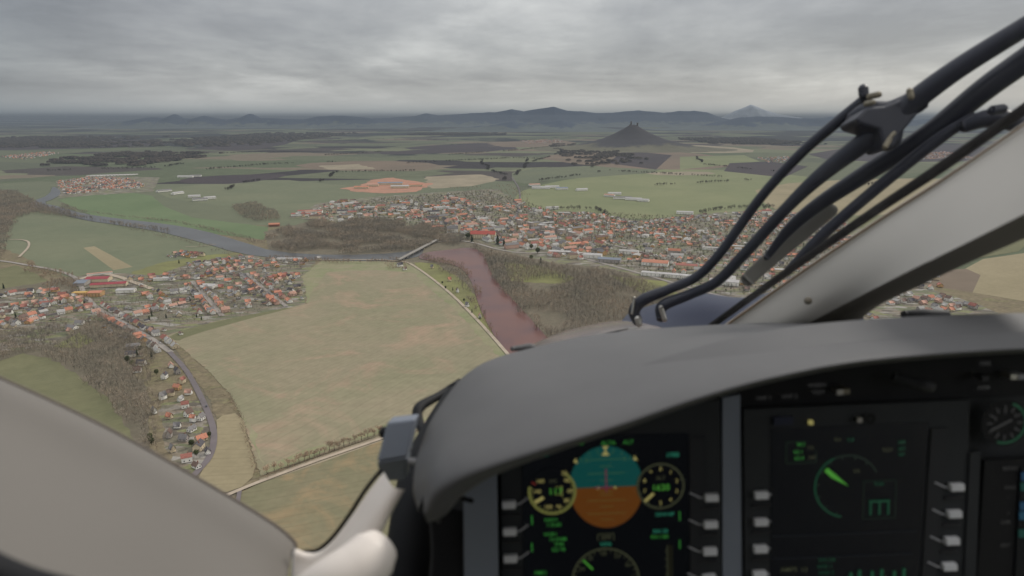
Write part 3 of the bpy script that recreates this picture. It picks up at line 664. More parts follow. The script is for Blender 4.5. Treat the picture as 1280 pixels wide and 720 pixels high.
def town(poly, ang, zone, row=34, step=15, big=0, **kw):
    P = [(g.x, g.y) for g in (G(*p) for p in poly)]
    x0, x1 = min(p[0] for p in P), max(p[0] for p in P); y0, y1 = min(p[1] for p in P), max(p[1] for p in P)
    cx, cy = (x0 + x1) / 2, (y0 + y1) / 2; R = math.hypot(x1 - x0, y1 - y0) / 2
    v = -R; k = 0
    while v < R:
        u = -R
        while u < R:
            uu = u + random.uniform(-2, 2); vv = v + random.uniform(-2, 2) + 3 * math.sin(u * .01)
            x = cx + uu * math.cos(ang) - vv * math.sin(ang); y = cy + uu * math.sin(ang) + vv * math.cos(ang)
            if in_poly(x, y, P) and random.random() > .14 and noise.noise(Vector((x * .007, y * .007, 7))) < .27:
                k2 = dict(kw)
                if random.random() < big: k2.update(l=random.choice([18, 24, 32, 40]), w=random.choice([11, 13]), h=random.choice([6.5, 8.5, 10]), rh=random.choice([4, 5]))
                elif big and random.random() < .1: k2.update(l=random.choice([30, 44]), w=18, h=6, rh=1.6, roof='light grey')
                put(x, y, ang + random.choice([0, math.pi / 2]), zone, **k2)
            u += step * random.uniform(.9, 1.3)
        k += 1; v += row * (.62 if k % 2 else 1.2)
town([(0, 372), (90, 368), (110, 384), (60, 400), (0, 420)], .2, 'behind the left village streets', 38, 24)
town([(170, 358), (235, 356), (260, 380), (270, 396), (215, 410), (160, 396)], .5, 'in the gardens in the middle of the village', 52, 36)
town([(262, 350), (300, 340), (340, 368), (350, 384), (285, 396)], .5, 'in the gardens between the two cross streets', 44, 34)
town([(235, 330), (300, 322), (380, 330), (372, 372), (340, 352), (310, 334), (240, 346)], .4, 'in the gardens near the river end of the village', 36, 24)
T1 = 'in the old town near the bridge'
town([(520, 272), (600, 270), (680, 290), (760, 318), (720, 326), (640, 312), (590, 296), (540, 286)], .5, T1, 30, 17, .6)
town([(370, 270), (420, 252), (500, 256), (520, 276), (470, 276), (400, 278)], .2, 'at the left end of the town', 44, 24, .3)
town([(470, 256), (560, 244), (600, 256), (600, 270), (520, 272)], .1, 'behind the old town', 38, 20, .35)
town([(600, 262), (650, 252), (700, 270), (790, 300), (760, 318), (680, 288)], .5, 'in the middle of the town', 44, 22, .35)
town([(690, 268), (740, 268), (800, 278), (870, 271), (960, 264), (1040, 274), (1090, 300), (1000, 330), (900, 320), (800, 300)], -.35, 'in the right hand estate of the town', 38, 17, .05)
town([(780, 302), (900, 322), (1000, 332), (1120, 318), (1180, 360), (1060, 385), (940, 366), (850, 346), (770, 322)], -.3, 'in the lower right estate of the town', 42, 20, .12)
town([(1060, 372), (1160, 366), (1240, 392), (1080, 402)], .3, 'right of the windscreen pillar', 30, 16)
town([(72, 228), (110, 222), (160, 224), (185, 234), (130, 240), (80, 244)], .2, 'in the village beyond the bright green field', 34, 18)
town([(0, 196), (60, 190), (76, 192), (30, 200)], .2, 'in the far left village', 50, 26)
town([(1110, 192), (1180, 190), (1220, 198), (1140, 200)], .2, 'far', 50, 28)
town([(945, 198), (985, 196), (1000, 202), (960, 204)], .2, 'far', 50, 28)
town([(650, 176), (700, 174), (705, 178), (660, 180)], .2, 'far', 60, 30)
def hidden(px, py):
    if px < 4 or px > 1276 or py > 700: return True
    if py > np.interp(px, [0, 170, 280, 370, 480, 520, 600, 665, 800, 1280], [474, 560, 622, 684, 592, 510, 452, 424, 394, 392]) - 4: return True
    if px > 905 and np.interp(px, [905, 1175, 1280], [404, 226, 155]) < py < np.interp(px, [1000, 1062, 1280], [420, 398, 300]): return True
    return False
for h in HOUSES:
    px, py, d = proj((h['x'], h['y'], 10)); h['size'] = 0 if hidden(px, py) else F * (h['l'] + h['w']) / 2 / d * (1 + .5 * h['h'] / 10); h['d'] = d
order = sorted(HOUSES, key=lambda h: -h['size'])
near, rest = order[:300], order[300:]
# houses that get their own object
ORD = ['', 'second', 'third', 'fourth', 'fifth', 'sixth', 'seventh', 'eighth', 'ninth', 'tenth', 'eleventh', 'twelfth', 'thirteenth', 'fourteenth', 'fifteenth', 'sixteenth', 'seventeenth', 'eighteenth', 'nineteenth', 'twentieth']
cnt = {}
for h in sorted(near, key=lambda h: h['d']): cnt.setdefault((h['zone'], h['roof'], h['wall'], h['w'] <= 5), []).append(h)
for (zone, rf, wl, shed), L in cnt.items():
    for i, h in enumerate(L):
        thing = 'shed' if shed else 'house'
        rn = {'dark': 'charcoal'}.get(rf, rf)
        if len(L) == 1: lab = f'{rn} roofed {wl} {thing} {zone}'
        else: lab = f'{("nearest " if i == 0 else ORD[min(i, 19)] + " nearest ")}{rn} roofed {wl} {thing} {zone}'
        h['label'] = lab; h['thing'] = thing
MESHES = {}
def shared(kind, key, mb, m):
    k = (kind, key, m.name)
    if k not in MESHES:
        me = mesh(mb.v, mb.f, kind); me.materials.append(m); MESHES[k] = me
    return MESHES[k]
winmb = MB(); winmb.box(-.55, .55, -.06, .04, 0, 1.35)
for h in near:
    key = (h['w'], h['l'], h['h'], h['rh']); wall, roof, ch = house_parts(*key)
    o = empty('house' if h['thing'] == 'house' else 'shed', (h['x'], h['y'], GZ), h['a'])
    tag(o, h['label'], h['thing'], 'houses ' + h['zone'])
    link('wall', shared('wall', key, wall, WM[h['wall']]), parent=o)
    r = link('roof', shared('roof', key, roof, RM[h['roof']]), parent=o)
    if h['thing'] == 'house':
        if h['size'] > 5.5: link('chimney', shared('chimney', key, ch, BRICK), parent=r)
        if h['size'] > 6.5:
            # windows on the sides that face the aircraft
            v = Vector((-h['x'], -h['y'], 0)).normalized()
            R_ = Matrix.Rotation(h['a'], 3, 'Z')
            for nrm, rz, dist, ln in ((Vector((0, -1, 0)), 0, h['l'] / 2, h['w']), (Vector((1, 0, 0)), math.pi / 2, h['w'] / 2, h['l']), (Vector((0, 1, 0)), math.pi, h['l'] / 2, h['w']), (Vector((-1, 0, 0)), -math.pi / 2, h['w'] / 2, h['l'])):
                if (R_ @ nrm).dot(v) < .25: continue
                t = Vector((-nrm.y, nrm.x, 0))
                for k in (-.25, .25):
                    wo = link('window', shared('window', 0, winmb, GLASSM), parent=o)
                    wo.location = nrm * (dist + .03) + t * ln * k + Vector((0, 0, 1.1)); wo.rotation_euler = (0, 0, rz)
# everything beyond the three hundred largest
Vs = []; Ts = []; MI = []; off = 0
rk, wk = list(ROOF), list(WALL)
for h in rest:
    wall, roof, ch = house_parts(h['w'], h['l'], h['h'], h['rh']); ca, sa = math.cos(h['a']), math.sin(h['a'])
    for mb, mi in ((wall, len(rk) + wk.index(h['wall'])), (roof, rk.index(h['roof']))):
        v = np.array([tuple(q) for q in mb.v]); q = v.copy()
        q[:, 0] = v[:, 0] * ca - v[:, 1] * sa + h['x']; q[:, 1] = v[:, 0] * sa + v[:, 1] * ca + h['y']; q[:, 2] += GZ
        t = [];
        for f in mb.f:
            for k in range(1, len(f) - 1): t.append((f[0], f[k], f[k + 1]))
        Vs.append(q); Ts.append(np.array(t) + off); MI += [mi] * len(t); off += len(v)
o = link('distant_houses', tri_mesh(np.vstack(Vs), np.vstack(Ts), MI, mats=[RM[k] for k in rk] + [WM[k] for k in wk]))
tag(o, 'hundreds of red and orange roofed houses filling the far town', 'houses', None, 'stuff')

# landmark buildings
def hall(name, px, py, L, W, hh, rh, a, rf, wl, label, cat='building', flat=False, wins=0, group=None):
    g = G(px, py); o = empty(name, (g.x, g.y, GZ), a); tag(o, label, cat, group)
    if flat:
        b = MB(); b.box(-L / 2, L / 2, -W / 2, W / 2, 0, hh); b.build('wall', wl, o)
        b = MB(); b.box(-L / 2 - .3, L / 2 + .3, -W / 2 - .3, W / 2 + .3, hh + .003, hh + .5); b.build('roof', rf, o)
    else:
        wall, roof, ch = house_parts(W, L, hh, rh)
        for part, mb, m in (('wall', wall, wl), ('roof', roof, rf)):
            q = MB(); q.add([(v.y, -v.x, v.z) for v in mb.v], mb.f); q.build(part, m, o)
    if wins:
        for s in (-1, 1):
            for st in range(max(1, int(hh / 3))):
                for k in range(wins):
                    b = MB(); x = (k + .5) / wins * L - L / 2; z = 1 + st * 3; y = s * (W / 2)
                    b.box(x - .7, x + .7, min(y, y + s * .06), max(y, y + s * .06), z, z + 1.5); b.build('window', GLASSM, o)
    return o
RED = surf('dark red sheet roof', (150, 60, 66), .6, .3, ALB, .08, .1)
LG = surf('light grey sheet roof', (176, 172, 168), .6, .3, ALB, .1, .1)
SL = surf('blue grey sheet roof', (120, 126, 136), .5, .3, ALB, .1, .1)
hall('factory_hall', 124, 352, 46, 26, 7, 3, .15, RED, WM['cream'], 'large dark red roofed works hall in the near village, upper one', 'factory')
hall('factory_hall', 137, 358.5, 68, 20, 6, 2.5, .25, RED, WM['cream'], 'long dark red roofed works hall in front of the other', 'factory')
hall('factory_hall', 104, 356, 22, 38, 6, 2.5, .15, SL, WM['grey'], 'blue grey roofed works hall left of the red roofs', 'factory')
hall('school_building', 101, 371, 26, 13, 8, 0, .1, surf('yellow flat roof', (196, 160, 96), .9, .2, ALB), WM['ochre'], 'yellow flat roofed block below the works', 'building', flat=True, wins=5)
hall('warehouse', 121, 370.5, 24, 20, 8, 2, .1, RM['orange'], WM['ochre'], 'orange roofed block right of the yellow one', 'building', wins=4)
hall('warehouse', 158, 366, 34, 18, 6, 1.5, .2, LG, WM['white'], 'pale roofed warehouse right of the long red hall', 'warehouse')
hall('warehouse', 205, 351, 40, 12, 5, 1.5, .2, LG, WM['white'], 'long white roofed shed on the village top street', 'warehouse')
hall('warehouse', 262, 360, 30, 22, 5, 2, -.2, LG, WM['white'], 'wide white gable roofed building on the middle cross street', 'warehouse')
hall('warehouse', 125, 344, 50, 6, 4, 1, .5, RM['pale red'], WM['white'], 'thin pale row of sheds above the red roofed works', 'warehouse')
hall('greenhouse', 362, 325.5, 60, 13, 4, 1.5, 0, LG, WM['white'], 'long white roofed hall at the river end of the village', 'hall')
hall('factory_hall', 377, 270, 70, 24, 7, 3, .1, RM['brick red'], WM['white'], 'red roofed white hall at the left end of the town, front', 'factory')
hall('factory_hall', 388, 266.5, 90, 20, 8, 3, .1, RM['brick red'], WM['white'], 'red roofed white hall at the left end of the town, behind', 'factory')
hall('barn', 343, 283, 34, 16, 6, 4, .2, RM['orange'], BRICK, 'lone orange brick barn beside the bright green field', 'barn')
hall('chateau', 604, 298, 74, 30, 13, 8, -.1, surf('chateau red tiles', (166, 84, 74), .85, .2, ALB, .15, .6), WM['cream'], 'big red roofed chateau between the town and the river', 'chateau', wins=11)
g = G(573, 291); o = empty('church', (g.x, g.y, GZ)); tag(o, 'white church with a tall tower above the river wood', 'church')
wl_, rf_, ch = house_parts(15, 34, 12, 8)
for part, mb, m in (('nave', wl_, WM['white']), ('roof', rf_, RM['grey'])):
    q = MB(); q.add([(v.y - 18, -v.x, v.z) for v in mb.v], mb.f); q.build(part, m, o)
b = MB(); b.box(-.5, 8, -4.5, 4.5, 0, 26); b.build('tower', WM['cream'], o)
b = MB(); b.add([(-1, -5, 26.01), (8.5, -5, 26.01), (8.5, 5, 26.01), (-1, 5, 26.01), (3.8, 0, 37)], [(0, 1, 4), (1, 2, 4), (2, 3, 4), (3, 0, 4), (3, 2, 1, 0)]); b.build('spire', RM['dark'], o)
hall('market_hall', 819, 332, 62, 26, 8, 5, -.35, RM['orange'], WM['white'], 'big orange roofed hall by the pale warehouse in town', 'hall', wins=8)
hall('warehouse', 838, 347, 130, 18, 7, 1, -.38, LG, WM['white'], 'very long pale flat roofed warehouse above the bare wood', 'warehouse', flat=True, wins=14)
hall('warehouse', 700, 318, 60, 20, 7, 1, -.2, LG, WM['grey'], 'grey flat roofed hall at the front of the old town', 'warehouse', flat=True)
hall('warehouse', 880, 378, 60, 24, 7, 1, -.3, LG, WM['white'], 'white flat roofed hall left of the grey wiper blade', 'warehouse', flat=True)
for px, py, L_, W_, a_, rf_n, wn, lb in [(735, 322, 70, 26, -.3, LG, 'white', 'pale hall at the front edge of the town above the wood, left one'), (762, 328, 56, 24, -.3, SL, 'grey', 'blue grey hall at the front edge of the town above the wood'), (722, 308, 60, 22, .4, RM['orange'], 'cream', 'long orange roofed block behind the pale front hall'),
        (905, 356, 60, 24, -.35, LG, 'white', 'white hall seen between the two wiper arms'), (786, 318, 50, 20, -.3, RM['light grey'], 'white', 'light grey hall left of the market hall'), (858, 336, 50, 20, -.3, RM['brick red'], 'cream', 'brick red block right of the market hall'),
        (552, 262, 60, 20, .2, LG, 'white', 'white hall behind the old town'), (690, 262, 50, 18, .3, RM['light grey'], 'white', 'light grey hall on the upper edge of town'), (462, 262, 60, 22, .1, RM['orange'], 'cream', 'orange roofed block at the left end of the town'), (438, 257, 66, 22, .1, LG, 'cream', 'pale roofed block behind the red halls'), (856, 268, 60, 22, -.3, LG, 'white', 'white hall on the far edge of the right hand estate')]:
    hall('building_block', px, py, L_, W_, 8, 3, a_, rf_n, WM[wn], lb, 'building', wins=6)
PANEL = surf('concrete panel blocks', (190, 174, 160), .9, .2, ALB, .1, .05)
for i in range(6):
    hall('apartment_block', 650 + i * 13, 281 + i * 3.2, 24, 12, 15, 0, -.9, LG, PANEL, f'{"nearest" if i == 5 else ["farthest", "second farthest", "third farthest", "third nearest", "second nearest"][i]} grey panel apartment block in the slanting town row', 'apartment block', flat=True, wins=4, group='panel apartment blocks in a row')
for i, (px, py, L, W, rf, d) in enumerate([(676, 236, 90, 22, LG, 'leftmost'), (690, 235, 70, 22, LG, 'second'), (702, 237, 60, 24, SL, 'third'), (668, 232.5, 60, 20, RM['pale red'], 'farthest'), (727, 238.5, 60, 18, LG, 'rightmost')]):
    hall('farm_barn', px, py, L, W, 7, 4, .1 * i, rf, WM['white'], f'{d} barn of the farm in the green field right of the road', 'barn', group='barns of the left farm')
for i, (px, py, L, W, rf, d) in enumerate([(768, 243.5, 60, 22, LG, 'farthest'), (778, 249, 80, 20, RM['grey'], 'middle'), (792, 250.5, 70, 20, LG, 'right'), (804, 252, 50, 18, LG, 'rightmost'), (762, 246, 50, 16, RM['pale red'], 'leftmost')]):
    hall('farm_barn', px, py, L, W, 7, 4, -.15 * i, rf, WM['white'], f'{d} barn of the lone farm in the large green field', 'barn', group='barns of the right farm')
for i, (px, py, L, W, rf) in enumerate([(488, 231, 130, 40, SL), (500, 235, 90, 40, LG), (466, 233, 60, 30, RM['pale red']), (520, 233, 70, 34, RM['orange']), (452, 236, 70, 24, RM['orange'])]):
    hall('brickworks_hall', px, py, L, W, 9, 4, .1, rf, WM['cream'], ['long blue grey', 'light grey', 'pale red', 'small orange', 'leftmost low orange'][i] + ' roofed hall in the orange clay yard', 'factory')
for i, (px, py, L) in enumerate([(232, 222, 90), (245, 221, 60), (243, 247, 50), (250, 251, 60), (262, 249, 50), (205, 240, 70), (222, 243, 60)]):
    hall('barn', px, py, L, 20, 7, 4, .2 * i, LG if i % 2 == 0 else RM['grey'], WM['white'], ['left white barn beyond the dark field', 'right grey barn beyond the dark field', 'farthest white barn in the yard by the bright green field', 'largest grey barn in the yard by the bright green field', 'rightmost white barn in the yard by the bright green field', 'grey barn at the left end of that yard', 'white barn second from the left of that yard'][i], 'barn')
for i in range(14):
    hall('greenhouse', 113 + i * 4.2, 220.5 - i * .12, 60, 8, 3, 2, 1.35, LG, WM['white'], 'white greenhouse in the long row above the left village', 'greenhouse', group='greenhouses in a row')
# bridge
bm_ = surf('bridge concrete', (150, 144, 136), .9, .2, ALB, .1, .2)
A, B = G(500, 327), G(547, 302); dv = (B - A); L = dv.length
br = empty('bridge', (A.x, A.y, GZ), math.atan2(dv.y, dv.x)); tag(br, 'long concrete road bridge crossing the river at the wood', 'bridge')
b = MB(); b.box(-5, L + 5, -5, 5, 4.2, 5.2); b.build('deck', bm_, br)
for s in (-1, 1):
    b = MB(); b.box(-5, L + 5, s * 4.9 - .15, s * 4.9 + .15, 5.203, 6.3); b.build('parapet', bm_, br)
for k in range(1, 7):
    b = MB(); b.box(L * k / 7 - 1, L * k / 7 + 1, -4, 4, -1, 4.197); b.build('pier', bm_, br)
# cars on the roads
CARC = {'white': (225, 225, 225), 'silver': (160, 165, 170), 'red': (160, 40, 40), 'blue': (50, 70, 120), 'black': (30, 30, 34)}
def car(px, py, ang, c, label):
    g = G(px, py); o = empty('car', (g.x, g.y, 2.1), ang); tag(o, label, 'car')
    m = surf(c + ' car paint', CARC[c], .3, .5, ALB, .02)
    b = MB(); b.prism([(-2.2, -.85, .3), (2.2, -.85, .3), (2.2, -.85, .75), (1.2, -.85, .9), (-2.1, -.85, .95)], (0, 1.7, 0)); b.build('body', m, o)
    b = MB(); b.prism([(-1.9, -.75, .953), (1.1, -.75, .903), (.4, -.72, 1.42), (-1.5, -.72, 1.45)], (0, 1.5, 0)); b.build('cabin', GLASSM, o)
    for x in (-1.4, 1.4):
        for s in (-1, 1):
            b = MB(); cyl(b, 0, 0, .33, -.12, .12, 12); w = b.build('wheel', M['black'], o); w.location = (x, s * .8, .33); w.rotation_euler = (math.pi / 2, 0, 0)
M['black'] = surf('black rubber', (26, 26, 28), .8, .3, 1, .1, 20)
car(255, 372, -.9, 'white', 'white car on the middle cross street'); car(338, 370, -1, 'red', 'red car on the cross street nearest the big field')
car(160, 407, -.6, 'silver', 'silver car on the main village road'); car(258, 510, -1.2, 'black', 'black car on the lower road beside the allotments')
car(40, 333, .1, 'blue', 'blue car on the road left of the works'); car(200, 430, -.7, 'white', 'white car at the lower end of the main village road')

# individual trees
def tree(px, py, kind, hgt, label, group=None, wide=1.0):
    g = G(px, py); o = empty({'bare': 'bare_tree', 'conifer': 'conifer', 'leafy': 'evergreen_tree'}[kind], (g.x, g.y, GZ), random.random() * 6)
    tag(o, label, 'tree', group)
    v, t = random.choice(TREES[kind])
    key = ('crown', kind, id(v))
    if key not in MESHES: MESHES[key] = tri_mesh(v, t, mats=[{'bare': M['rowtwig'], 'conifer': M['needle'], 'leafy': M['leaf']}[kind]])
    cr = link('crown', MESHES[key], parent=o); cr.scale = (hgt * wide, hgt * wide, hgt)
    if 'trunk' not in MESHES:
        b = MB(); cyl(b, 0, 0, .03, 0, .55, 7, .015); MESHES['trunk'] = mesh(b.v, b.f); MESHES['trunk'].materials.append(M['bark'])
    tr = link('trunk', MESHES['trunk'], parent=o); tr.scale = (hgt, hgt, hgt)
TREES = {'bare': [tree_template('bare', 100 + i, 420) for i in range(4)], 'conifer': [tree_template('conifer', 200 + i, 160) for i in range(3)], 'leafy': [tree_template('leafy', 300 + i, 260) for i in range(3)]}
row = [(334, 594), (343, 590), (352, 588), (360, 585), (368, 583), (374, 580), (381, 578), (387, 575), (393, 573), (400, 571), (406, 568), (412, 566), (418, 565), (424, 562), (430, 560), (437, 557), (444, 555), (452, 552), (460, 549), (468, 546), (474, 544)]
for i, (x, y) in enumerate(row):
    nm = f'{"leftmost" if i == 0 else ORD[i] + " from the left" if i < 20 else "rightmost"} bare tree in the row along the farm track'
    tree(x, y, 'bare', random.uniform(7, 12), nm, 'bare trees along the farm track')
con = [(190, 448, 12), (172, 447, 13), (187, 402, 11), (76, 382, 12), (62, 372, 10), (106, 383, 12), (190, 396, 10), (313, 366, 10), (252, 401, 9), (238, 378, 11), (282, 348, 9), (224, 330, 11), (5, 362, 14), (208, 399, 10), (20, 398, 12), (246, 398, 9)]
for i, (x, y, h_) in enumerate(sorted(con)):
    tree(x, y, 'conifer', h_ * .85, f'{"leftmost" if i == 0 else ORD[i] + " from the left" if i < len(con) - 1 else "rightmost"} dark conifer among the near village houses', 'dark conifers of the near village')
for i, (x, y, h_) in enumerate(sorted([(160, 455, 12), (166, 460, 11), (176, 441, 10), (196, 470, 9), (240, 560, 9), (246, 572, 8), (190, 558, 10), (262, 548, 7), (212, 548, 8), (188, 552, 9)])):
    tree(x, y, 'leafy', h_, f'{"leftmost" if i == 0 else ORD[i] + " from the left" if i < 9 else "rightmost"} round evergreen in the gardens along the lower road', 'evergreens of the lower gardens', 1.1)
for i, (x, y, h_) in enumerate([(622, 306, 26), (585, 300, 22), (630, 308, 18), (672, 318, 18), (676, 330, 15), (664, 326, 14), (590, 303, 20), (664, 312, 15)]):
    tree(x, y, 'leafy' if i % 2 else 'conifer', h_, ['tall dark conifer right of the red roofed chateau', 'big evergreen left of the chateau', 'shorter conifer right of the tall one by the chateau', 'evergreen at the edge of the park lawn', 'conifer on the park lawn, lowest', 'small evergreen left of the park conifers', 'conifer in front of the chateau wall', 'evergreen above the park lawn'][i], None, 1.2)
for i, (x, y) in enumerate([(553, 356), (566, 364), (580, 378), (590, 392), (557, 362), (600, 400)]):
    tree(x, y, 'conifer' if i % 2 else 'leafy', 7, f'{["farthest", "third farthest", "fourth farthest", "second nearest", "second farthest", "nearest"][i]} evergreen in the allotments by the red river', 'evergreens of the river allotments')

# ------------------------------------------------------------ the helicopter
HL = Vector((0, .4, H - 1.0))
heli = empty('helicopter', HL); tag(heli, 'helicopter cockpit with grey glareshield, dark instrument panel and beige window pillars', 'helicopter')
LIGHTG = surf('glareshield vinyl', (118, 117, 117), .6, .3, .6, .05, 14, bump=.25, bscale=900)
BEIGE = surf('beige trim', (206, 200, 191), .65, .3, .86, .03, 4, bump=.1, bscale=700)
CREAM = surf('cream plastic trim', (232, 222, 212), .45, .4, .95, .03, 4)
DARKP = surf('dark panel paint', (52, 54, 56), .7, .3, .9, .1, 20)
FRAMEP = surf('blue grey panel frame', (128, 134, 144), .6, .3, 1, .05, 10)
BLK = surf('matt black', (22, 22, 24), .7, .3, 1, .1, 30)
WIPE = surf('wiper black navy', (36, 38, 50), .45, .4, .9, .15, 12)
SEAL = surf('rubber seal', (30, 28, 28), .8, .2, 1, .1, 20)
NAVY = surf('navy blue nose paint', (34, 42, 66), .5, .3, .9, .05, 5)
KEYM = surf('grey soft key', (215, 215, 217), .5, .3, 1, .05, 30)
LINE = surf('grey engraved line', (165, 165, 168), .6, .3, 1, .02, 30)
STEEL = surf('bright steel', (190, 186, 178), .3, .5, .9, .1, 60, metal=.9)
BRASS = surf('weathered bolt', (138, 130, 112), .6, .5, .8, .4, 90, metal=.3)
GREYB = surf('grey bracket paint', (118, 124, 134), .55, .4, .9, .05, 10)
BLADE = surf('wiper rubber painted sheen', (124, 122, 116), .7, .2, .8, .1, 10)  # pale grey paints the reflection on the blade
def rel(P): return [Vector(p) - HL for p in P]
def part(name, vs, fs, m, parent=None, smooth=True, thick=0, sub=0):
    o = link(name, mesh(rel(vs), fs, name), m, parent or heli, smooth)
    if thick:
        md = o.modifiers.new('Solidify', 'SOLIDIFY'); md.thickness = thick; md.offset = 0
    if sub:
        md = o.modifiers.new('Subdivision', 'SUBSURF'); md.levels = sub; md.render_levels = sub
    return o
def catmull(P, n=8):
    out = []
    Q = [P[0] * 2 - P[1]] + list(P) + [P[-1] * 2 - P[-2]]
    for i in range(1, len(Q) - 2):
        a, b, c, d = Q[i - 1:i + 3]
        for k in range(n):
            t = k / n
            out.append(.5 * ((2 * b) + (c - a) * t + (2 * a - 5 * b + 4 * c - d) * t * t + (3 * b - a - 3 * c + d) * t ** 3))
    out.append(P[-1]); return out
def loft(name, rows, m, n=8, nr=4, thick=0, parent=None):
    R1 = [catmull([C(*p) if not isinstance(p, Vector) else p for p in r], n) for r in rows]
    cols = list(zip(*R1)); G2 = [catmull(list(c), nr) for c in cols]
    nu, nv = len(G2), len(G2[0]); vs = [v for c in G2 for v in c]
    fs = [(i * nv + j, i * nv + j + 1, (i + 1) * nv + j + 1, (i + 1) * nv + j) for i in range(nu - 1) for j in range(nv - 1)]
    return part(name, vs, fs, m, parent, True, thick)
def tube(name, pts, r, m, n=8, k=14, parent=None, flat=1.0, cap=True):
    """r in bearing pixels, single or per point"""
    P = [C(*p[:3]) for p in pts]; rr = [(r if not isinstance(r, (list, tuple)) else r[i]) * pts[i][2] / F for i in range(len(pts))]
    Q = catmull([Vector((*p, q)) for p, q in zip(P, rr)] if False else P, n)
    R_ = list(np.interp(np.linspace(0, len(P) - 1, len(Q)), range(len(P)), rr))
    vs = []; fs = []; up = FW
    for i, p in enumerate(Q):
        d = (Q[min(i + 1, len(Q) - 1)] - Q[max(i - 1, 0)]).normalized()
        s = d.cross(FW).normalized(); t = s.cross(d).normalized()
        for a in range(k):
            A_ = a / k * math.tau; vs.append(p + (s * math.cos(A_) + t * math.sin(A_) * flat) * R_[i])
        if i:
            for a in range(k): fs.append(((i - 1) * k + a, (i - 1) * k + (a + 1) % k, i * k + (a + 1) % k, i * k + a))
    if cap:
        for base, sgn, i in ((0, -1, 0), ((len(Q) - 1) * k, 1, len(Q) - 1)):
            d = (Q[1] - Q[0]).normalized() * -1 if i == 0 else (Q[-1] - Q[-2]).normalized()
            ring = list(range(base, base + k)); prev = ring
            for st in (.5, .85):
                ns = []
                for a in ring:
                    ns.append(len(vs)); vs.append(Q[i] + (vs[a] - Q[i]) * math.cos(st * math.pi / 2) + d * R_[i] * .8 * math.sin(st * math.pi / 2))
                for a in range(k): fs.append((prev[a], prev[(a + 1) % k], ns[(a + 1) % k], ns[a]))
                prev = ns
            fs.append(tuple(prev))
    return part(name, vs, fs, m, parent)

# glareshield
rowA = [(526, 640, .56), (518, 612, .60), (524, 565, .66), (547, 512, .75), (592, 461, .84), (665, 436, .92), (760, 418, .97), (900, 408, 1.0), (1050, 405, 1.03), (1280, 402, 1.06), (1500, 399, 1.1)]
rowD = [(530, 642, .53), (543, 618, .52), (568, 600, .515), (612, 582, .51), (690, 556, .51), (780, 527, .52), (870, 496, .53), (970, 469, .54), (1090, 448, .555), (1280, 434, .58), (1500, 428, .61)]
A_ = [C(*p) for p in rowA]; D_ = [C(*p) for p in rowD]
rows = [[p + (Vector((.03, .02, .0)) if i < 4 else Vector((0, .02, -.06))) for i, p in enumerate(A_)], A_]
for w, bl in ((.35, .010), (.7, .014), (.9, .008)): rows.append([a.lerp(d, w) + UP * bl for a, d in zip(A_, D_)])
rows.append(D_)
rowE = [(536, 652, .54), (556, 644, .535), (578, 620, .53), (617, 594, .53), (692, 565, .53), (780, 535, .54), (870, 503, .55), (970, 475, .56), (1090, 454, .575), (1280, 440, .6), (1500, 434, .63)]
Ev = [C(*p) for p in rowE]
rows.append([d.lerp(e, .5) - FW * .003 for d, e in zip(D_, Ev)]); rows.append(Ev); rows.append([e + Vector((0, .03, .004)) for e in Ev]); rows.append([e + Vector((0, .09, .008)) for e in Ev])
gs = loft('glareshield', rows, LIGHTG, 8, 5)
# seam and small cap on its far edge
tube('windscreen_seal', [(672, 437, .94), (700, 429.5, .96), (740, 421, .985), (785, 411, .99)], [2.2, 1.8, 1.4, .7], BLK)
tube('corner_pad', [(640, 436, .9), (662, 434, .91), (668, 437, .91)], [3, 5, 4], LIGHTG)

# panel plane
al = math.radians(6.5); ro = math.radians(2.3)
P0 = C(760, 620, .66)
vc = UP * math.cos(al) - FW * math.sin(al); uc = RT.copy(); nc = uc.cross(vc).normalized()   # towards the seat
U = uc * math.cos(ro) + vc * math.sin(ro); V_ = vc * math.cos(ro) - uc * math.sin(ro)
def PN(px, py, off=0.0):
    r = (C(px, py, 1) - CAM); t = (P0 - CAM).dot(nc) / r.dot(nc); return CAM + r * t + nc * off
PXM = .66 / F
def quad(name, pts, m, parent, off, depth=None, round_=0):
    """raised plate on the panel"""
    b = MB(); P = [PN(x, y, off) for x, y in pts]
    P = rel(P); b.prism(P, -nc * (depth if depth else .002))
    return b.build(name, m, parent)
def plate(mb, pts, off, depth=.002, mi=0):
    mb.prism(rel([PN(x, y, off) for x, y in pts]), -nc * depth, mi)
def rect(cx, cy, w, h):
    # follows the panel's own axes
    c, s = math.cos(ro), math.sin(ro)
    return [(cx + x * c + y * s, cy - x * s + y * c) for x, y in ((-w / 2, -h / 2), (-w / 2, h / 2), (w / 2, h / 2), (w / 2, -h / 2))]
quad('instrument_panel', [(582, 560), (582, 900), (1500, 900), (1500, 400), (900, 440)], DARKP, heli, -.012, .02)
quad('panel_frame', [(580, 586), (583, 900), (626, 900), (621, 570)], FRAMEP, heli, .012, .03)
quad('panel_frame', [(904, 498), (904, 900), (930, 900), (926, 494)], FRAMEP, heli, -.002, .008)
quad('panel_frame', [(1211, 566), (1196, 900), (1212, 900), (1224, 563)], DARKP, heli, .002, .008)
quad('upper_panel', [(926, 480), (926, 512), (1320, 496), (1320, 430), (1100, 440)], BLK, heli, -.008, .004)

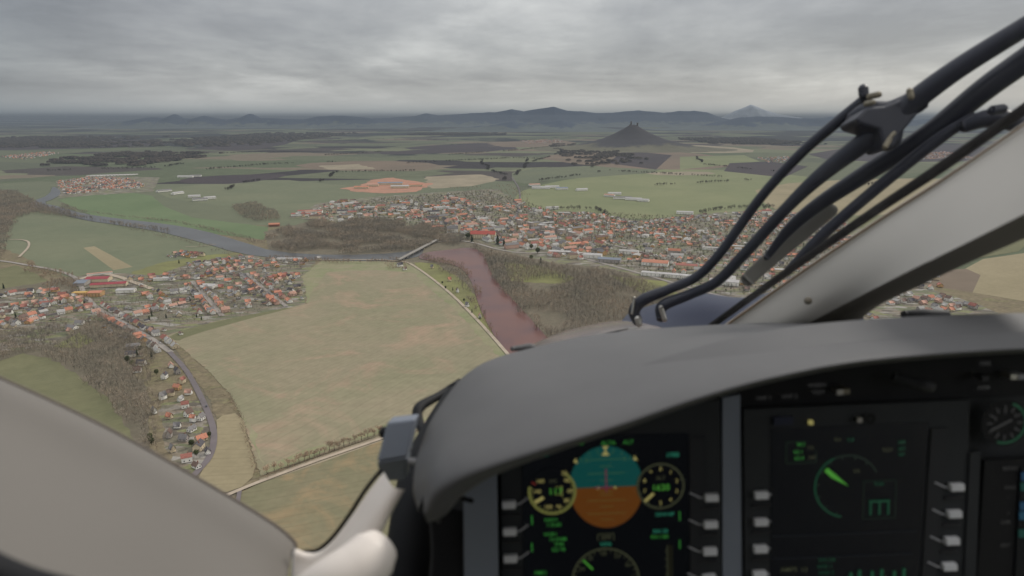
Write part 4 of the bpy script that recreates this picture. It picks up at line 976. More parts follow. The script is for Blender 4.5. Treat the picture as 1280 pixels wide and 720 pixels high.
def text(s, px, py, h, m, parent, off=.0012, name='readout', align='CENTER', bold=1.0):
    cu = bpy.data.curves.new('text', 'FONT'); cu.body = s; cu.size = h * PXM * 1.42; cu.align_x = align; cu.align_y = 'CENTER'; cu.offset = .00005 * bold; cu.space_character = 1.05
    o = bpy.data.objects.new('text', cu); COL.objects.link(o)
    dg = bpy.context.evaluated_depsgraph_get(); me = bpy.data.meshes.new_from_object(o.evaluated_get(dg)); bpy.data.objects.remove(o); bpy.data.curves.remove(cu)
    Mx = Matrix((U, V_, nc)).transposed(); p = PN(px, py, off) - HL
    for v in me.vertices: v.co = Mx @ v.co + p
    me.materials.clear(); me.materials.append(m)
    return link(name, me, None, parent)
def ring(mb, cx, cy, r0, r1, a0=0, a1=360, off=.001, n=48, mi=0):
    """clockwise from twelve o'clock, in pixels"""
    O = PN(cx, cy, off) - HL; vs = []; fs = []
    k = max(3, int(n * (a1 - a0) / 360))
    for i in range(k + 1):
        a = math.radians(a0 + (a1 - a0) * i / k); d = U * math.sin(a) + V_ * math.cos(a)
        vs += [O + d * r0 * PXM, O + d * r1 * PXM]
        if i: j = 2 * i; fs.append((j - 2, j - 1, j + 1, j))
    mb.add(vs, fs, mi)
def bar(mb, cx, cy, x0, y0, x1, y1, w, off=.001, mi=0):
    """bar between two points given in panel pixels about a centre, y up"""
    O = PN(cx, cy, off) - HL; a = O + (U * x0 + V_ * y0) * PXM; b = O + (U * x1 + V_ * y1) * PXM
    d = (b - a).normalized(); s = d.cross(nc) * w / 2 * PXM
    mb.add([a - s, a + s, b + s, b - s], [(0, 1, 2, 3)], mi)
def ticks(mb, cx, cy, r0, r1, angs, w=1, off=.001):
    for a in angs:
        q = math.radians(a); bar(mb, cx, cy, math.sin(q) * r0, math.cos(q) * r0, math.sin(q) * r1, math.cos(q) * r1, w, off)
GE = 1.0
E = {'green': glow('green symbology', (60, 150, 60), .9), 'cyan': glow('cyan symbology', (50, 150, 120), .9), 'olive': glow('olive symbology', (132, 134, 72), .9), 'cream': glow('cream symbology', (190, 180, 110), .9), 'teal': glow('attitude sky', (14, 92, 88), .75), 'earth': glow('attitude ground', (124, 72, 22), .75),
     'dim': glow('dim symbology', (92, 96, 70), .6), 'dteal': glow('dim green arc', (32, 96, 66), .7), 'grey': glow('grey legend', (84, 84, 84), .5), 'pink': glow('magenta bar', (140, 60, 90), .7), 'red': glow('red mark', (140, 50, 40), .7), 'blue': glow('blue map', (44, 90, 150), .8), 'tl': glow('line on sky', (70, 120, 90), .7), 'el': glow('line on ground', (130, 104, 50), .7), 'lime': glow('needle green', (84, 170, 60), 1.0), 'scr': glow('screen glass', (14, 16, 19), .8, (10, 11, 13))}
E['scr'].node_tree.nodes['Principled BSDF'].inputs['Roughness'].default_value = .18
# primary display
d1 = quad('flight_display', [(626, 530), (628, 800), (902, 800), (900, 500)], DARKP, heli, 0, .006)
tag(d1)
quad('screen', [(652, 547), (656, 800), (862, 800), (860, 541)], E['scr'], d1, .0008, .0006)
quad('bezel_strip', [(861, 546), (863, 800), (882, 800), (880, 545)], surf('lighter bezel', (52, 53, 56), .6, .3, .8, .05), d1, .002, .002)
def soft_keys(dsp, L, side, long=True):
    for x, y in L:
        b = MB(); plate(b, rect(x, y, 17, 9), .006, .006); k = b.build('soft_key', KEYM, dsp)
        bv = k.modifiers.new('Bevel', 'BEVEL'); bv.width = .001; bv.segments = 2
        b = MB(); plate(b, rect(x - side * 2, y + 14, 22, 2.2), .003, .003); b.build('key_ridge', LINE2, dsp)
        b = MB()
        if side > 0: bar(b, x, y, -9, 0, -14, 0, 2.2, .003); bar(b, x, y, -14, 0, -27, 7, 2.2, .003)
        else:
            bar(b, x, y, 9, 0, 13, 0, 2.6, .003)
            if long: bar(b, x, y, 13, 0, 24, 8, 2.2, .003)
        b.build('key_line', LINE, dsp)
LINE2 = surf('dark key ridge', (58, 58, 60), .6, .3, .8, .02, 30)
soft_keys(d1, [(636, 629), (637, 662.5), (638, 696)], -1)
soft_keys(d1, [(888, 620), (887, 653.5), (886, 687), (885, 720)], 1)
# attitude indicator
b = MB(); CX, CY, RR = 757.5, 608, 49
O = PN(CX, CY, .0016) - HL
def half(a0, a1, nm, m):
    vs = [O]; fs = []
    for i in range(41):
        a = math.radians(a0 + (a1 - a0) * i / 40); x = math.sin(a) * 47; y = math.cos(a) * 53
        vs.append(O + (U * x + V_ * y) * PXM)
        if i: fs.append((0, i, i + 1) if a1 < a0 else (0, i + 1, i))
    return link(nm, mesh(vs, fs, nm), m, att)
att = MB(); ring(att, CX, CY, 0.01, 4, off=.0008); att = att.build('attitude_indicator', E['scr'], heli)
att.parent = d1
# sub-parts stay at the third level, so the discs are siblings on the display
def disc_half(nm, top, m):
    vs = []; fs = []
    for i in range(41):
        a = math.radians(-90 + 180 * i / 40); x = math.sin(a) * 46; y = math.cos(a) * 53 * (1 if top else -1)
        vs.append(O + (U * x + V_ * y) * PXM)
    vs.append(O); n = len(vs) - 1
    fs = [(i, i + 1, n) if not top else (i + 1, i, n) for i in range(n - 1)]
    return link(nm, mesh(vs, fs, nm), m, d1)
disc_half('attitude_sky', True, E['teal']); disc_half('attitude_ground', False, E['earth'])
b = MB()
for y, w in ((36, 48), (18, 46)): bar(b, CX, CY, -w / 2, y, w / 2, y, 1.3, .002)
for y in (27, 9, 43): bar(b, CX, CY, -8, y, 8, y, 1.2, .002)
ticks(b, CX, CY, 44, 51, [-40, -25, -12, 12, 25, 40], 1.2, .002)
for s in (-1, 1): bar(b, CX, CY, s * 24, 33, s * 24, 39, 2, .002)
b.build('pitch_scale', E['tl'], d1)
b = MB()
for y, w in ((-17, 48), (-34, 48)): bar(b, CX, CY, -w / 2, y, w / 2, y, 1.3, .002)
for y in (-6, -10, -25, -42): bar(b, CX, CY, -8, y, 8, y, 1.2, .002)
b.build('pitch_scale', E['el'], d1)
b = MB()
def tri_(mb, cx, cy, p, off=.0022):
    O2 = PN(cx, cy, off) - HL; mb.add([O2 + (U * x + V_ * y) * PXM for x, y in p], [tuple(range(len(p)))])
tri_(b, CX, CY, [(-4, 53), (4, 53), (0, 47)]); tri_(b, CX, CY, [(-5, 41), (5, 41), (0, 48)])
tri_(b, CX, CY, [(-40, 34), (-34, 32), (-37, 39)]); tri_(b, CX, CY, [(34, 34), (40, 33), (36, 40)])
tri_(b, CX, CY, [(-12, -2), (-8, -2), (-10, 2)]); tri_(b, CX, CY, [(9, -2), (13, -2), (11, 2)])
b.build('bank_pointer', E['cream'], d1)
b = MB(); bar(b, CX, CY, 0, -6, 0, 24, 1.8, .0024); bar(b, CX, CY, -14, 0, 8, 0, 1.8, .0024); b.build('flight_director', E['pink'], d1)
# airspeed and altitude dials
b = MB(); ring(b, 690, 613, 0.1, 30, off=.0026); b.build('airspeed_dial', E['scr'], d1)
b = MB(); ring(b, 690, 613, 27, 30, 38, 285, off=.0030); ticks(b, 690, 613, 24, 29, range(40, 286, 12), 1.2, .0031); b.build('dial_scale', E['olive'], d1)
b = MB(); bar(b, 690, 613, -25, 13, -20, 10, 2, .003); b.build('dial_limit_mark', E['red'], d1)
for s, x, y in (('20', 705, 590), ('40', 708, 599), ('60', 712, 612), ('80', 708, 624), ('90', 698, 632), ('100', 685, 632), ('140', 671, 613), ('160', 675, 600)): text(s, x, y, 4.6, E['cream'], d1, .0032, 'dial_number')
text('IAS', 691, 600, 4.6, E['dim'], d1, .0032); text('117', 694, 613, 8, E['lime'], d1, .0034)
b = MB(); ring(b, 0, 0, 0, 0) if False else None
b = MB(); bar(b, 690, 613, 3, -4, 12, -4, .8, .0032); bar(b, 690, 613, 4, 6, 12, 6, .8, .0032); bar(b, 690, 613, 12, -7, 12, 7, 1.6, .0032); b.build('readout_frame', E['olive'], d1)
b = MB(); bar(b, 690, 613, -22, -13, -11, -7, 4, .0033); b.build('needle', E['cream'], d1)
b = MB(); ring(b, 825, 606, .1, 30, off=.0026); b.build('altitude_dial', E['scr'], d1)
b = MB(); ring(b, 825, 606, 27.5, 29.5, 0, 360, off=.003); ticks(b, 825, 606, 25, 29, range(0, 360, 36), 1.2, .0031); ticks(b, 825, 606, 27, 31, range(190, 300, 7), .9, .0031); b.build('dial_scale', E['dim'], d1)
for k in range(10):
    a = math.radians(36 * k)
    if k != 6: text(str(k), 825 + 21 * math.sin(a), 606 - 21 * math.cos(a), 4.6, E['cream'], d1, .0032, 'dial_number')
text('ALT', 825, 596, 4.6, E['dim'], d1, .0032); text('1620', 825, 608, 7.5, E['lime'], d1, .0034)
b = MB(); bar(b, 825, 606, -20, -19, -9, -9, 3.6, .0033); b.build('needle', E['cream'], d1)
# writing on the display
for s, x, y, h_, c_ in (('IAS', 724, 553, 5, 'green'), ('ALTA', 760, 553, 5, 'green'), ('ALT', 785, 552, 5, 'green'), ('120KT', 676, 568, 5, 'cyan'), ('1700', 840, 568, 5.5, 'cyan'),
                        ('NAV1', 689, 649, 4.6, 'green'), ('110.60', 692, 655, 4.6, 'green'), ('VOR1', 688, 667, 4.6, 'green'), ('12.5NM', 697, 673, 4.6, 'green'), ('0:06', 699, 679, 4.6, 'green'), ('GS 98', 698, 686, 4.6, 'green'), ('FMS1', 676, 715, 5, 'green'),
                        ('1014 HP', 830, 642, 4.6, 'cyan'), ('DH 20', 825, 663, 4.6, 'cyan'), ('RA1180', 824, 670, 4.6, 'green'), ('309', 757, 671, 6, 'dim'), ('HDG', 757, 679, 4.4, 'cyan')):
    text(s, x, y, h_, E[c_], d1, .002)
for x, y in ((665, 650), (665, 684), (849, 645), (849, 680)):
    b = MB(); bar(b, x, y, 0, -5, 0, 7, 1.4, .002); b.build('softkey_mark', E['green'], d1)
b = MB(); bar(b, 757, 671, -10, 5, 10, 5, 1, .002); bar(b, 757, 671, -10, -4, -10, 5, 1, .002); bar(b, 757, 671, 10, -4, 10, 5, 1, .002); b.build('heading_box', E['dim'], d1)
b = MB(); ring(b, 757, 724, 41, 43, off=.0015); ticks(b, 757, 724, 37, 42, range(0, 360, 10), 1.1, .0016); b.build('compass_rose', E['dim'], d1)
for i, s in enumerate(('30', '33', 'N', '3', '6', '27', '24')):
    a = math.radians([-5, 25, 55, 85, 115, -35, -65][i]); text(s, 757 + 33 * math.sin(a), 724 - 33 * math.cos(a), 5, E['dim'], d1, .002, 'dial_number')
b = MB(); bar(b, 757, 724, -28, 28, -16, 15, 2.2, .002); b.build('bearing_needle', E['lime'], d1)
b = MB(); bar(b, 838, 716, 0, -30, 0, 38, 6, .0015); b.build('vertical_speed_tape', surf('tape', (50, 50, 34), .6, .3), d1)
b = MB(); bar(b, 838, 716, -4, -30, -4, 38, 1, .002); [bar(b, 838, 716, -7, y, -3, y, 1.2, .002) for y in (-20, -10, 0, 10, 20, 30)]; b.build('vertical_speed_scale', E['dim'], d1)
# engine display
d2 = quad('engine_display', [(930, 512), (932, 800), (1206, 800), (1212, 500)], DARKP, heli, 0, .006)
quad('screen', [(964, 536), (963, 800), (1142, 800), (1160, 527)], E['scr'], d2, .0008, .0006)
quad('bezel_strip', [(1163, 535), (1146, 800), (1164, 800), (1183, 534)], bpy.data.materials['lighter bezel'], d2, .002, .002)
soft_keys(d2, [(950, 617), (949.5, 650.5), (949, 684), (948, 716)], -1, False)
soft_keys(d2, [(1193, 607), (1190, 640.5), (1187, 674), (1184, 706)], 1)
b = MB(); ring(b, 1058, 607, 39, 41, 190, 335, off=.0015); b.build('gauge_arc', E['dteal'], d2)
b = MB(); ring(b, 1058, 607, 39, 40.4, 335, 425, off=.0015); ticks(b, 1058, 607, 35, 40, range(200, 425, 25), 1.2, .0015); b.build('gauge_arc', glow('faint grey arc', (60, 80, 66), .5), d2)
b = MB(); tri_(b, 1058, 607, [(-29, 21), (-25, 25), (-16, 17), (2, 0), (-20, 12)], .002); b.build('needle', E['lime'], d2)
for s, x, y, h_, c_ in (('98.2', 1000, 555, 4, 'green'), ('TQ', 1012, 559, 4, 'dim'), ('62.1', 997, 564, 4.5, 'green'), ('62.4', 998, 572, 4.5, 'green'), ('NR', 1014, 571, 4.5, 'dim'), ('FLI', 1046, 549, 4.5, 'dim'), ('5.8', 1062, 549, 4.5, 'dteal'), ('TOT', 1108, 562, 4.5, 'dim'), ('680', 1126, 552, 4, 'dteal'), ('682', 1126, 560, 4, 'dteal'), ('681', 1126, 567, 4, 'dteal'), ('FUEL', 1098, 604, 4, 'dteal'), ('KG', 1070, 588, 4, 'dim'),
                        ('AMPS', 985, 711, 6, 'dim'), ('12', 1004, 711, 6, 'dim'), ('SYS OK', 1033, 699, 4.5, 'dteal'), ('HYD 1', 1030, 707, 4.5, 'dteal'), ('HYD 2', 1032, 715, 4.5, 'dteal')):
    text(s, x, y, h_, E[c_], d2, .002)
b = MB(); [bar(b, 1002, 563, x0, y0, x1, y1, .9, .002) for x0, y0, x1, y1 in ((-20, -15, 17, -15), (-20, -15, -20, 12), (-20, 12, 5, 12), (17, -15, 17, 0))]; [bar(b, 1098, 623, x0, y0, x1, y1, .8, .002) for x0, y0, x1, y1 in ((-20, -25, 20, -25), (-20, -25, -20, 24), (20, -25, 20, 24), (-20, 24, 20, 24))]; b.build('readout_frame', glow('dim frame', (44, 70, 50), .5), d2)
b = MB(); [bar(b, 1098, 634, x, -9, x, 10, 2.4, .002) for x in (-11, 0, 11)]; bar(b, 1098, 634, -13, 9, 13, 9, 2.6, .002); b.build('fuel_bars', E['dteal'], d2)
b = MB(); [bar(b, 1095, 716, x, -12, x, h_, 4, .002) for x, h_ in ((-33, 3), (-22, 6), (-6, 4), (6, 6), (22, 3), (34, 6))]; b.build('temperature_bars', E['dteal'], d2)
b = MB(); bar(b, 1053, 666, -90, 0, 92, 0, 1, .002); bar(b, 1053, 694, -90, 0, 88, 0, 1, .002); b.build('divider_line', glow('faint line', (36, 42, 50), .5), d2)
b = MB(); plate(b, rect(978, 525, 24, 10), .003, .003); b.build('light_sensor', surf('sensor blue', (44, 48, 66), .3, .4), d2)
b = MB(); plate(b, rect(1012, 527, 5, 5), .004, .003); b.build('amber_lamp', E['cream'], d2)
b = MB(); plate(b, rect(1071, 523, 6, 6), .006, .006); b.build('screw_head', STEEL, d2)
b = MB(); ring(b, 1085, 522, 2, 7, off=.004); b.build('knob', BLK, d2)
# standby gauge and map display at the right
g1 = MB(); ring(g1, 1252, 527, .1, 29, off=.004); g1 = g1.build('standby_gauge', BLK, heli)
b = MB(); ring(b, 1252, 527, 24, 26.5, 20, 200, off=.0045); b.build('gauge_arc', E['dteal'], g1)
b = MB(); ticks(b, 1252, 527, 15, 22, range(0, 360, 30), 1.8, .0045); b.build('gauge_scale', E['grey'], g1)
b = MB(); bar(b, 1252, 527, -18, -9, 8, 4, 3, .005); b.build('needle', E['grey'], g1)
for s, x, y in (('0', 1252, 513), ('2', 1264, 517), ('8', 1240, 522), ('4', 1264, 534), ('6', 1243, 541)): text(s, x, y, 5, E['grey'], g1, .005, 'dial_number')
d3 = quad('map_display', [(1230, 576), (1216, 800), (1460, 800), (1460, 560)], BLK, heli, .001, .005)
quad('screen', [(1274, 584), (1262, 800), (1440, 800), (1440, 576)], E['scr'], d3, .003, .001)
for i, (y, c_) in enumerate(((593, 'blue'), (606, 'cyan'), (630, 'blue'), (642, 'blue'), (664, 'cyan'))):
    b = MB(); plate(b, rect(1290 - i * .8, y, 34, 10), .004, .0004); b.build('map_patch', glow('map ' + str(i), (34, 84 + 8 * (i % 2), 120), .6) if c_ == 'blue' else glow('map ' + str(i), (24, 92, 82), .5), d3)
for s, x, y in (('MENU', 1260, 584), ('RNG', 1260, 608), ('-', 1258, 620), ('+', 1258, 640), ('DIM', 1254, 651), ('BRT', 1254, 680)): text(s, x, y, 4.6, E['grey'], d3, .003, 'key_legend')
# switches and legends on the upper panel
for s, x, y in (('VHF 1', 954, 497), ('VHF 2', 986, 495), ('TEST', 1022, 490), ('WARN', 1020, 481), ('FIRE', 1230, 454), ('ARM', 1228, 484)): text(s, x, y, 5, E['grey'], heli, .002, 'legend')
for x, y, m_, nm in ((1044, 487, STEEL, 'toggle_switch'), (1052, 486, BRASS, 'toggle_switch'), (1258, 468, STEEL, 'toggle_switch'), (1268, 468, LINE, 'toggle_switch'), (1223, 470, LINE2, 'toggle_switch')):
    b = MB(); plate(b, rect(x, y, 8, 6), .010, .014); b.build(nm, m_, heli)
tube('lever', [(1118, 471, .64), (1135, 476, .635), (1153, 481, .63), (1162, 483, .63)], [6, 6, 8, 8], LINE2)

# left side: door, frame trims, posts
door_edge = [(-260, 350, .52), (-80, 440, .52), (0, 474, .52), (90, 515, .53), (170, 556, .54), (280, 619, .56), (340, 656, .57), (366, 678, .575), (368, 690, .575)]
def shift(row, dx, dy, dd): return [(x + dx, y + dy, d + dd) for x, y, d in row]
loft('door_panel', [shift(door_edge, -2, 6, .035), shift(door_edge, 0, 0, .02), shift(door_edge, -2, 4, .004), shift(door_edge, -5, 13, -.012), shift(door_edge, -12, 60, -.045), shift(door_edge, -20, 170, -.125), shift(door_edge, -20, 330, -.2)], surf('door panel plastic', (170, 164, 156), .75, .2, .44, .04, 3), 8, 4)
tube('window_seal', shift(door_edge, 1, -1, .03), 2.4, surf('worn seal', (120, 112, 104), .8, .2, .8))
tube('panel_seam', [(-40, 500, .515), (60, 540, .52), (170, 600, .53), (280, 660, .545), (352, 700, .556)], .5, surf('seam grey', (90, 86, 82), .8, .2, .8))  # thin grey line drawn along the door panel
ed = [(369, 686, .575), (384, 691, .575), (400, 689, .575), (419, 673, .575), (440, 645, .58), (460, 616, .585), (480, 590, .59)]
inn = [(369, 770, .57), (400, 760, .56), (432, 730, .555), (458, 700, .555), (474, 672, .56), (490, 640, .565), (506, 612, .57)]
E_, I_ = [C(*p) for p in ed], [C(*p) for p in inn]
loft('window_frame_trim', [[C(x - 1, y + 4, d + .03) for x, y, d in ed], E_, [a.lerp(b_, .2) - FW * .006 for a, b_ in zip(E_, I_)], [a.lerp(b_, .6) - FW * .014 for a, b_ in zip(E_, I_)], I_, [C(x - 5, y + 1, d + .05) for x, y, d in inn]], CREAM, 6, 4)
tube('window_seal', [(380, 690, .6), (398, 687, .6), (417, 670, .6), (437, 643, .605), (457, 612, .61), (476, 588, .62)], 2.6, SEAL)
tube('pillar_cover', [(360, 780, .5), (410, 738, .5), (448, 712, .51), (466, 694, .52)], [38, 37, 36, 33], CREAM)
tube('trim_seam', [(367, 686, .557), (365, 720, .552), (364, 760, .55)], 1.2, LINE)
tube('corner_shade', [(-60, 700, .3), (20, 735, .3), (120, 760, .3), (220, 800, .3)], [30, 28, 24, 22], BLK)  # black tube added to darken the corner of the shadowed armrest
tube('door_post', [(572, 490, .9), (556, 535, .84), (538, 590, .78), (524, 650, .74), (512, 720, .72), (500, 800, .72)], [14, 26, 38, 36, 34, 34], BLK)
tube('belt_strap', [(575, 478, .95), (548, 495, .9), (524, 510, .86), (524, 528, .84), (534, 548, .8), (548, 566, .78)], [5, 5, 7, 6, 5, 5], BLK)
b = MB(); b.prism(rel([C(484, 528, .66), C(519, 524, .66), C(509, 571, .65), C(471, 577, .65)]), FW * .03); b.prism(rel([C(471, 578, .65), C(509, 572, .65), C(507, 600, .665), C(476, 602, .665)]), FW * .028)
o = b.build('grey_bracket', GREYB, heli); bv = o.modifiers.new('Bevel', 'BEVEL'); bv.width = .002; bv.segments = 3
tube('bracket_knob', [(488, 540, .69), (480, 541, .69)], 8, BLK, parent=o); tube('bracket_rod', [(500, 576, .66), (545, 578, .67)], 4.5, LINE, parent=o)
b = MB(); b.prism(rel([C(540, 630, .66), C(582, 640, .66), C(578, 690, .66), C(577, 800, .66), C(538, 800, .66)]), FW * .04); b.build('panel_support', BLK, heli)
tube('cable', [(537, 640, .62), (540, 690, .61), (536, 740, .6)], 1.6, LINE2); tube('cable', [(590, 626, .62), (565, 622, .62), (545, 640, .62)], 3, BLK)
tube('wing_bolt', [(543, 636, .6), (548, 652, .6)], 3, LINE2)

# right pillar
up_ = [(905, 406, 1.02), (1000, 339, .92), (1100, 272, .82), (1180, 221, .75), (1290, 146, .68), (1420, 54, .6)]
lo_ = [(1003, 408, .93), (1060, 378, .86), (1130, 342, .74), (1200, 308, .66), (1300, 258, .6), (1430, 190, .52)]
un_ = [(1060, 410, 1.0), (1098, 382, .93), (1150, 357, .83), (1216, 326, .75), (1310, 284, .69), (1440, 215, .61)]
Up, Lo, Un = [C(*p) for p in up_], [C(*p) for p in lo_], [C(*p) for p in un_]
loft('windscreen_pillar', [[C(x + 4, y + 3, d + .04) for x, y, d in up_], Up, [a.lerp(b_, .15) - FW * .012 for a, b_ in zip(Up, Lo)], [a.lerp(b_, .6) - FW * .02 for a, b_ in zip(Up, Lo)], [a.lerp(b_, .95) - FW * .006 for a, b_ in zip(Up, Lo)], Lo], BEIGE, 6, 5)
loft('pillar_inner_face', [[p + FW * .004 for p in Lo], [a.lerp(b_, .3) + FW * .008 for a, b_ in zip(Lo, Un)], Un, [C(x - 3, y - 4, d + .05) for x, y, d in un_]], surf('pillar painted shade', (128, 124, 114), .8, .2, .85, .05, 6), 6, 4)  # darker grey than the pillar paints the shade on its underside
tube('windscreen_seal', [(888, 408, 1.07), (995, 332, .97), (1095, 263, .87), (1175, 210, .8), (1285, 133, .73), (1400, 54, .67)], [4, 5, 6, 7, 7, 7], SEAL)
tube('pillar_edge_trim', [(x + 1.5, y + 1.5, d - .012) for x, y, d in up_], 1.6, surf('tan edge', (140, 118, 92), .7, .2, .8))
tube('trim_screw', [(1010, 376, .88), (1010.5, 376, .872)], [5, 4.5], surf('screw recess', (120, 112, 98), .6, .3, .8))
tube('glareshield_knob', [(1130, 393, .99), (1155, 393, .985), (1182, 393, .99)], [5, 7, 5], BLK, flat=1.5)
# nose outside the windscreen
loft('nose_cowling', [[(650, 452, 1.0), (700, 436, 1.05), (780, 424, 1.1), (900, 420, 1.15), (1060, 420, 1.2)], [(664, 431, 1.15), (705, 415, 1.25), (770, 403, 1.3), (840, 398, 1.35), (1000, 398, 1.4)], [(690, 422, 1.4), (728, 409, 1.5), (770, 401, 1.6), (840, 400, 1.7), (960, 402, 1.7)]], surf('nose skin painted reflection', (120, 104, 98), .25, .5, .7, .5, 18, coat=.3), 8, 4)  # mottled brown paints the trees reflected in the nose skin
loft('wiper_cowl', [[(770, 412, 1.25), (830, 412, 1.2), (900, 412, 1.15), (990, 410, 1.1), (1080, 400, 1.05)], [(778, 400, 1.35), (820, 386, 1.32), (880, 376, 1.25), (960, 372, 1.2), (1060, 318, 1.1)], [(790, 389, 1.5), (830, 377, 1.45), (876, 367, 1.4), (950, 370, 1.3), (1046, 312, 1.2)], [(800, 396, 1.6), (835, 386, 1.55), (880, 376, 1.5), (955, 380, 1.4), (1060, 330, 1.3)]], NAVY, 8, 4)
gl = bpy.data.materials.new('windscreen acrylic'); gl.use_nodes = True; nt = gl.node_tree; nt.nodes.clear()
go = nt.nodes.new('ShaderNodeOutputMaterial'); tr = nt.nodes.new('ShaderNodeBsdfTransparent'); gg = nt.nodes.new('ShaderNodeBsdfGlossy'); mx = nt.nodes.new('ShaderNodeMixShader'); fr = nt.nodes.new('ShaderNodeFresnel')
tr.inputs[0].default_value = (.965, .97, .965, 1); gg.inputs['Roughness'].default_value = .08; fr.inputs[0].default_value = 1.3
nt.links.new(math_node(nt, 'MULTIPLY', fr.outputs[0], .6), mx.inputs[0]); nt.links.new(tr.outputs[0], mx.inputs[1]); nt.links.new(gg.outputs[0], mx.inputs[2]); nt.links.new(mx.outputs[0], go.inputs[0])
df = nt.nodes.new('ShaderNodeBsdfDiffuse'); df.inputs[0].default_value = (.8, .82, .85, 1); ms = nt.nodes.new('ShaderNodeMixShader'); sm_ = noise_node(nt, 5, 6, .7, geo_pos(nt), 1.5); sr = ramp(nt, [(.5, (.012,) * 3 + (1,)), (.72, (.07,) * 3 + (1,))]); nt.links.new(sm_.outputs[0], sr.inputs[0]); nt.links.new(sr.outputs[0], ms.inputs[0]); nt.links.new(mx.outputs[0], ms.inputs[1]); nt.links.new(df.outputs[0], ms.inputs[2]); nt.links.new(ms.outputs[0], go.inputs[0])
vs = []; fs = []; NU, NV = 48, 24
for j in range(NV + 1):
    for i in range(NU + 1):
        a = math.radians(-80 + 160 * i / NU); v = j / NV
        z = -.42 + 1.0 * v; r = 1.14 - .25 * v - .35 * v * v
        vs.append(CAM + Vector((math.sin(a) * .98 * r / 1.1, math.cos(a) * r - .06, z)))
for j in range(NV):
    for i in range(NU):
        k = j * (NU + 1) + i; fs.append((k, k + 1, k + NU + 2, k + NU + 1))
part('windscreen', vs, fs, gl)
# wipers
w1 = tube('wiper', [(797, 402, 1.20), (793, 388, 1.20), (806, 374, 1.19), (838, 361, 1.18), (872, 345, 1.16), (902, 314, 1.13), (950, 248, 1.08), (1000, 193, 1.03), (1046, 153, .99), (1084, 122, .96)], [6.5, 7.5, 7.5, 6, 6, 6, 6.2, 6.5, 7, 7], WIPE)
w2 = tube('wiper', [(826, 398, 1.18), (829, 382, 1.18), (862, 368, 1.17), (896, 352, 1.14), (930, 318, 1.1), (985, 258, 1.04), (1030, 216, 1.0), (1085, 174, .95), (1140, 128, .92), (1200, 84, .88), (1290, 28, .83), (1400, -40, .78)], [6, 7.5, 6.5, 6.5, 6.8, 7.5, 10, 13, 14, 13, 12.5, 12], WIPE)
tube('wiper_spindle', [(793, 372, 1.185), (790, 392, 1.185)], 1.6, STEEL, parent=w1); tube('wiper_spindle', [(826, 384, 1.165), (831, 400, 1.165)], 3.2, STEEL, parent=w2)
tube('wiper_nozzle', [(797, 398, 1.17), (799, 406, 1.17)], 4, STEEL, parent=w1)
w3 = tube('wiper', [(958, 322, 1.1), (985, 288, 1.08), (1020, 258, 1.05), (1090, 212, 1.0), (1160, 168, .95), (1230, 112, .9), (1300, 62, .86), (1400, -10, .8)], [4, 7, 9, 11.5, 13, 15, 16, 16], WIPE)
tube('wiper_rubber', [(934, 350, 1.13), (960, 326, 1.12), (1000, 293, 1.1), (1040, 262, 1.07)], [9, 9.5, 10, 8], BLADE, parent=w3, flat=.3)
w4 = tube('wiper_link', [(985, 338, 1.05), (1030, 292, 1.02), (1100, 232, .97), (1170, 176, .93), (1216, 146, .9)], [5, 7, 7.5, 8, 6], WIPE)
tube('wiper_bracket', [(1205, 158, .9), (1240, 148, .88), (1300, 158, .86), (1360, 160, .85)], [8, 12, 12, 11], WIPE)
jt = tube('wiper_joint', [(1066, 150, .97), (1085, 140, .95), (1112, 140, .94), (1136, 132, .93), (1150, 128, .92)], [10, 13, 14, 15, 12], WIPE)
b = MB(); b.prism(rel([C(x, y, .915) for x, y in ((1070, 148), (1084, 134), (1106, 132), (1128, 124), (1150, 120), (1156, 132), (1140, 152), (1126, 168), (1118, 184), (1106, 186), (1100, 162), (1074, 154))]), FW * .05)
pl = b.build('joint_plate', WIPE, jt); bv = pl.modifiers.new('Bevel', 'BEVEL'); bv.width = .004; bv.segments = 3
tube('joint_arm', [(1092, 172, .95), (1112, 176, .93), (1120, 150, .93)], [12, 12, 10], WIPE, parent=jt)
for pts, r in (([(1079, 110, .95), (1080, 120, .95)], 6), ([(1086, 121, .94), (1099, 118, .93)], 4), ([(1082, 130, .93), (1092, 128, .92)], 3.5), ([(1137, 113, .9), (1139, 122, .9)], 4), ([(1106, 184, .9), (1112, 174, .9)], 3.5), ([(1112, 172, .9), (1118, 166, .9)], 2.5), ([(1240, 138, .85), (1254, 136, .85)], 6)):
    tube('bolt', pts, r, BRASS if r != 6 else WIPE, parent=jt)
# unseen cabin around the seats, added to keep the panel dark
b = MB(); z0 = 1.0
b.box(-.95, .95, -1.9, -.25, z0 + .42, z0 + .5); b.build('cabin_roof', BEIGE, heli)  # roof cut short to let in more light
b = MB(); b.box(-.95, .95, -2.0, -1.9, -.2, z0 + .42); b.build('cabin_rear_wall', DARKP, heli)
b = MB(); b.box(-.95, .95, -1.9, -.2, -.3, -.2); b.build('cabin_floor', DARKP, heli)
for s in (-1, 1):
    b = MB(); b.box(s * .9 - .03, s * .9 + .03, -1.9, -.5, -.2, z0 - .35); b.build('cabin_side', BEIGE, heli)

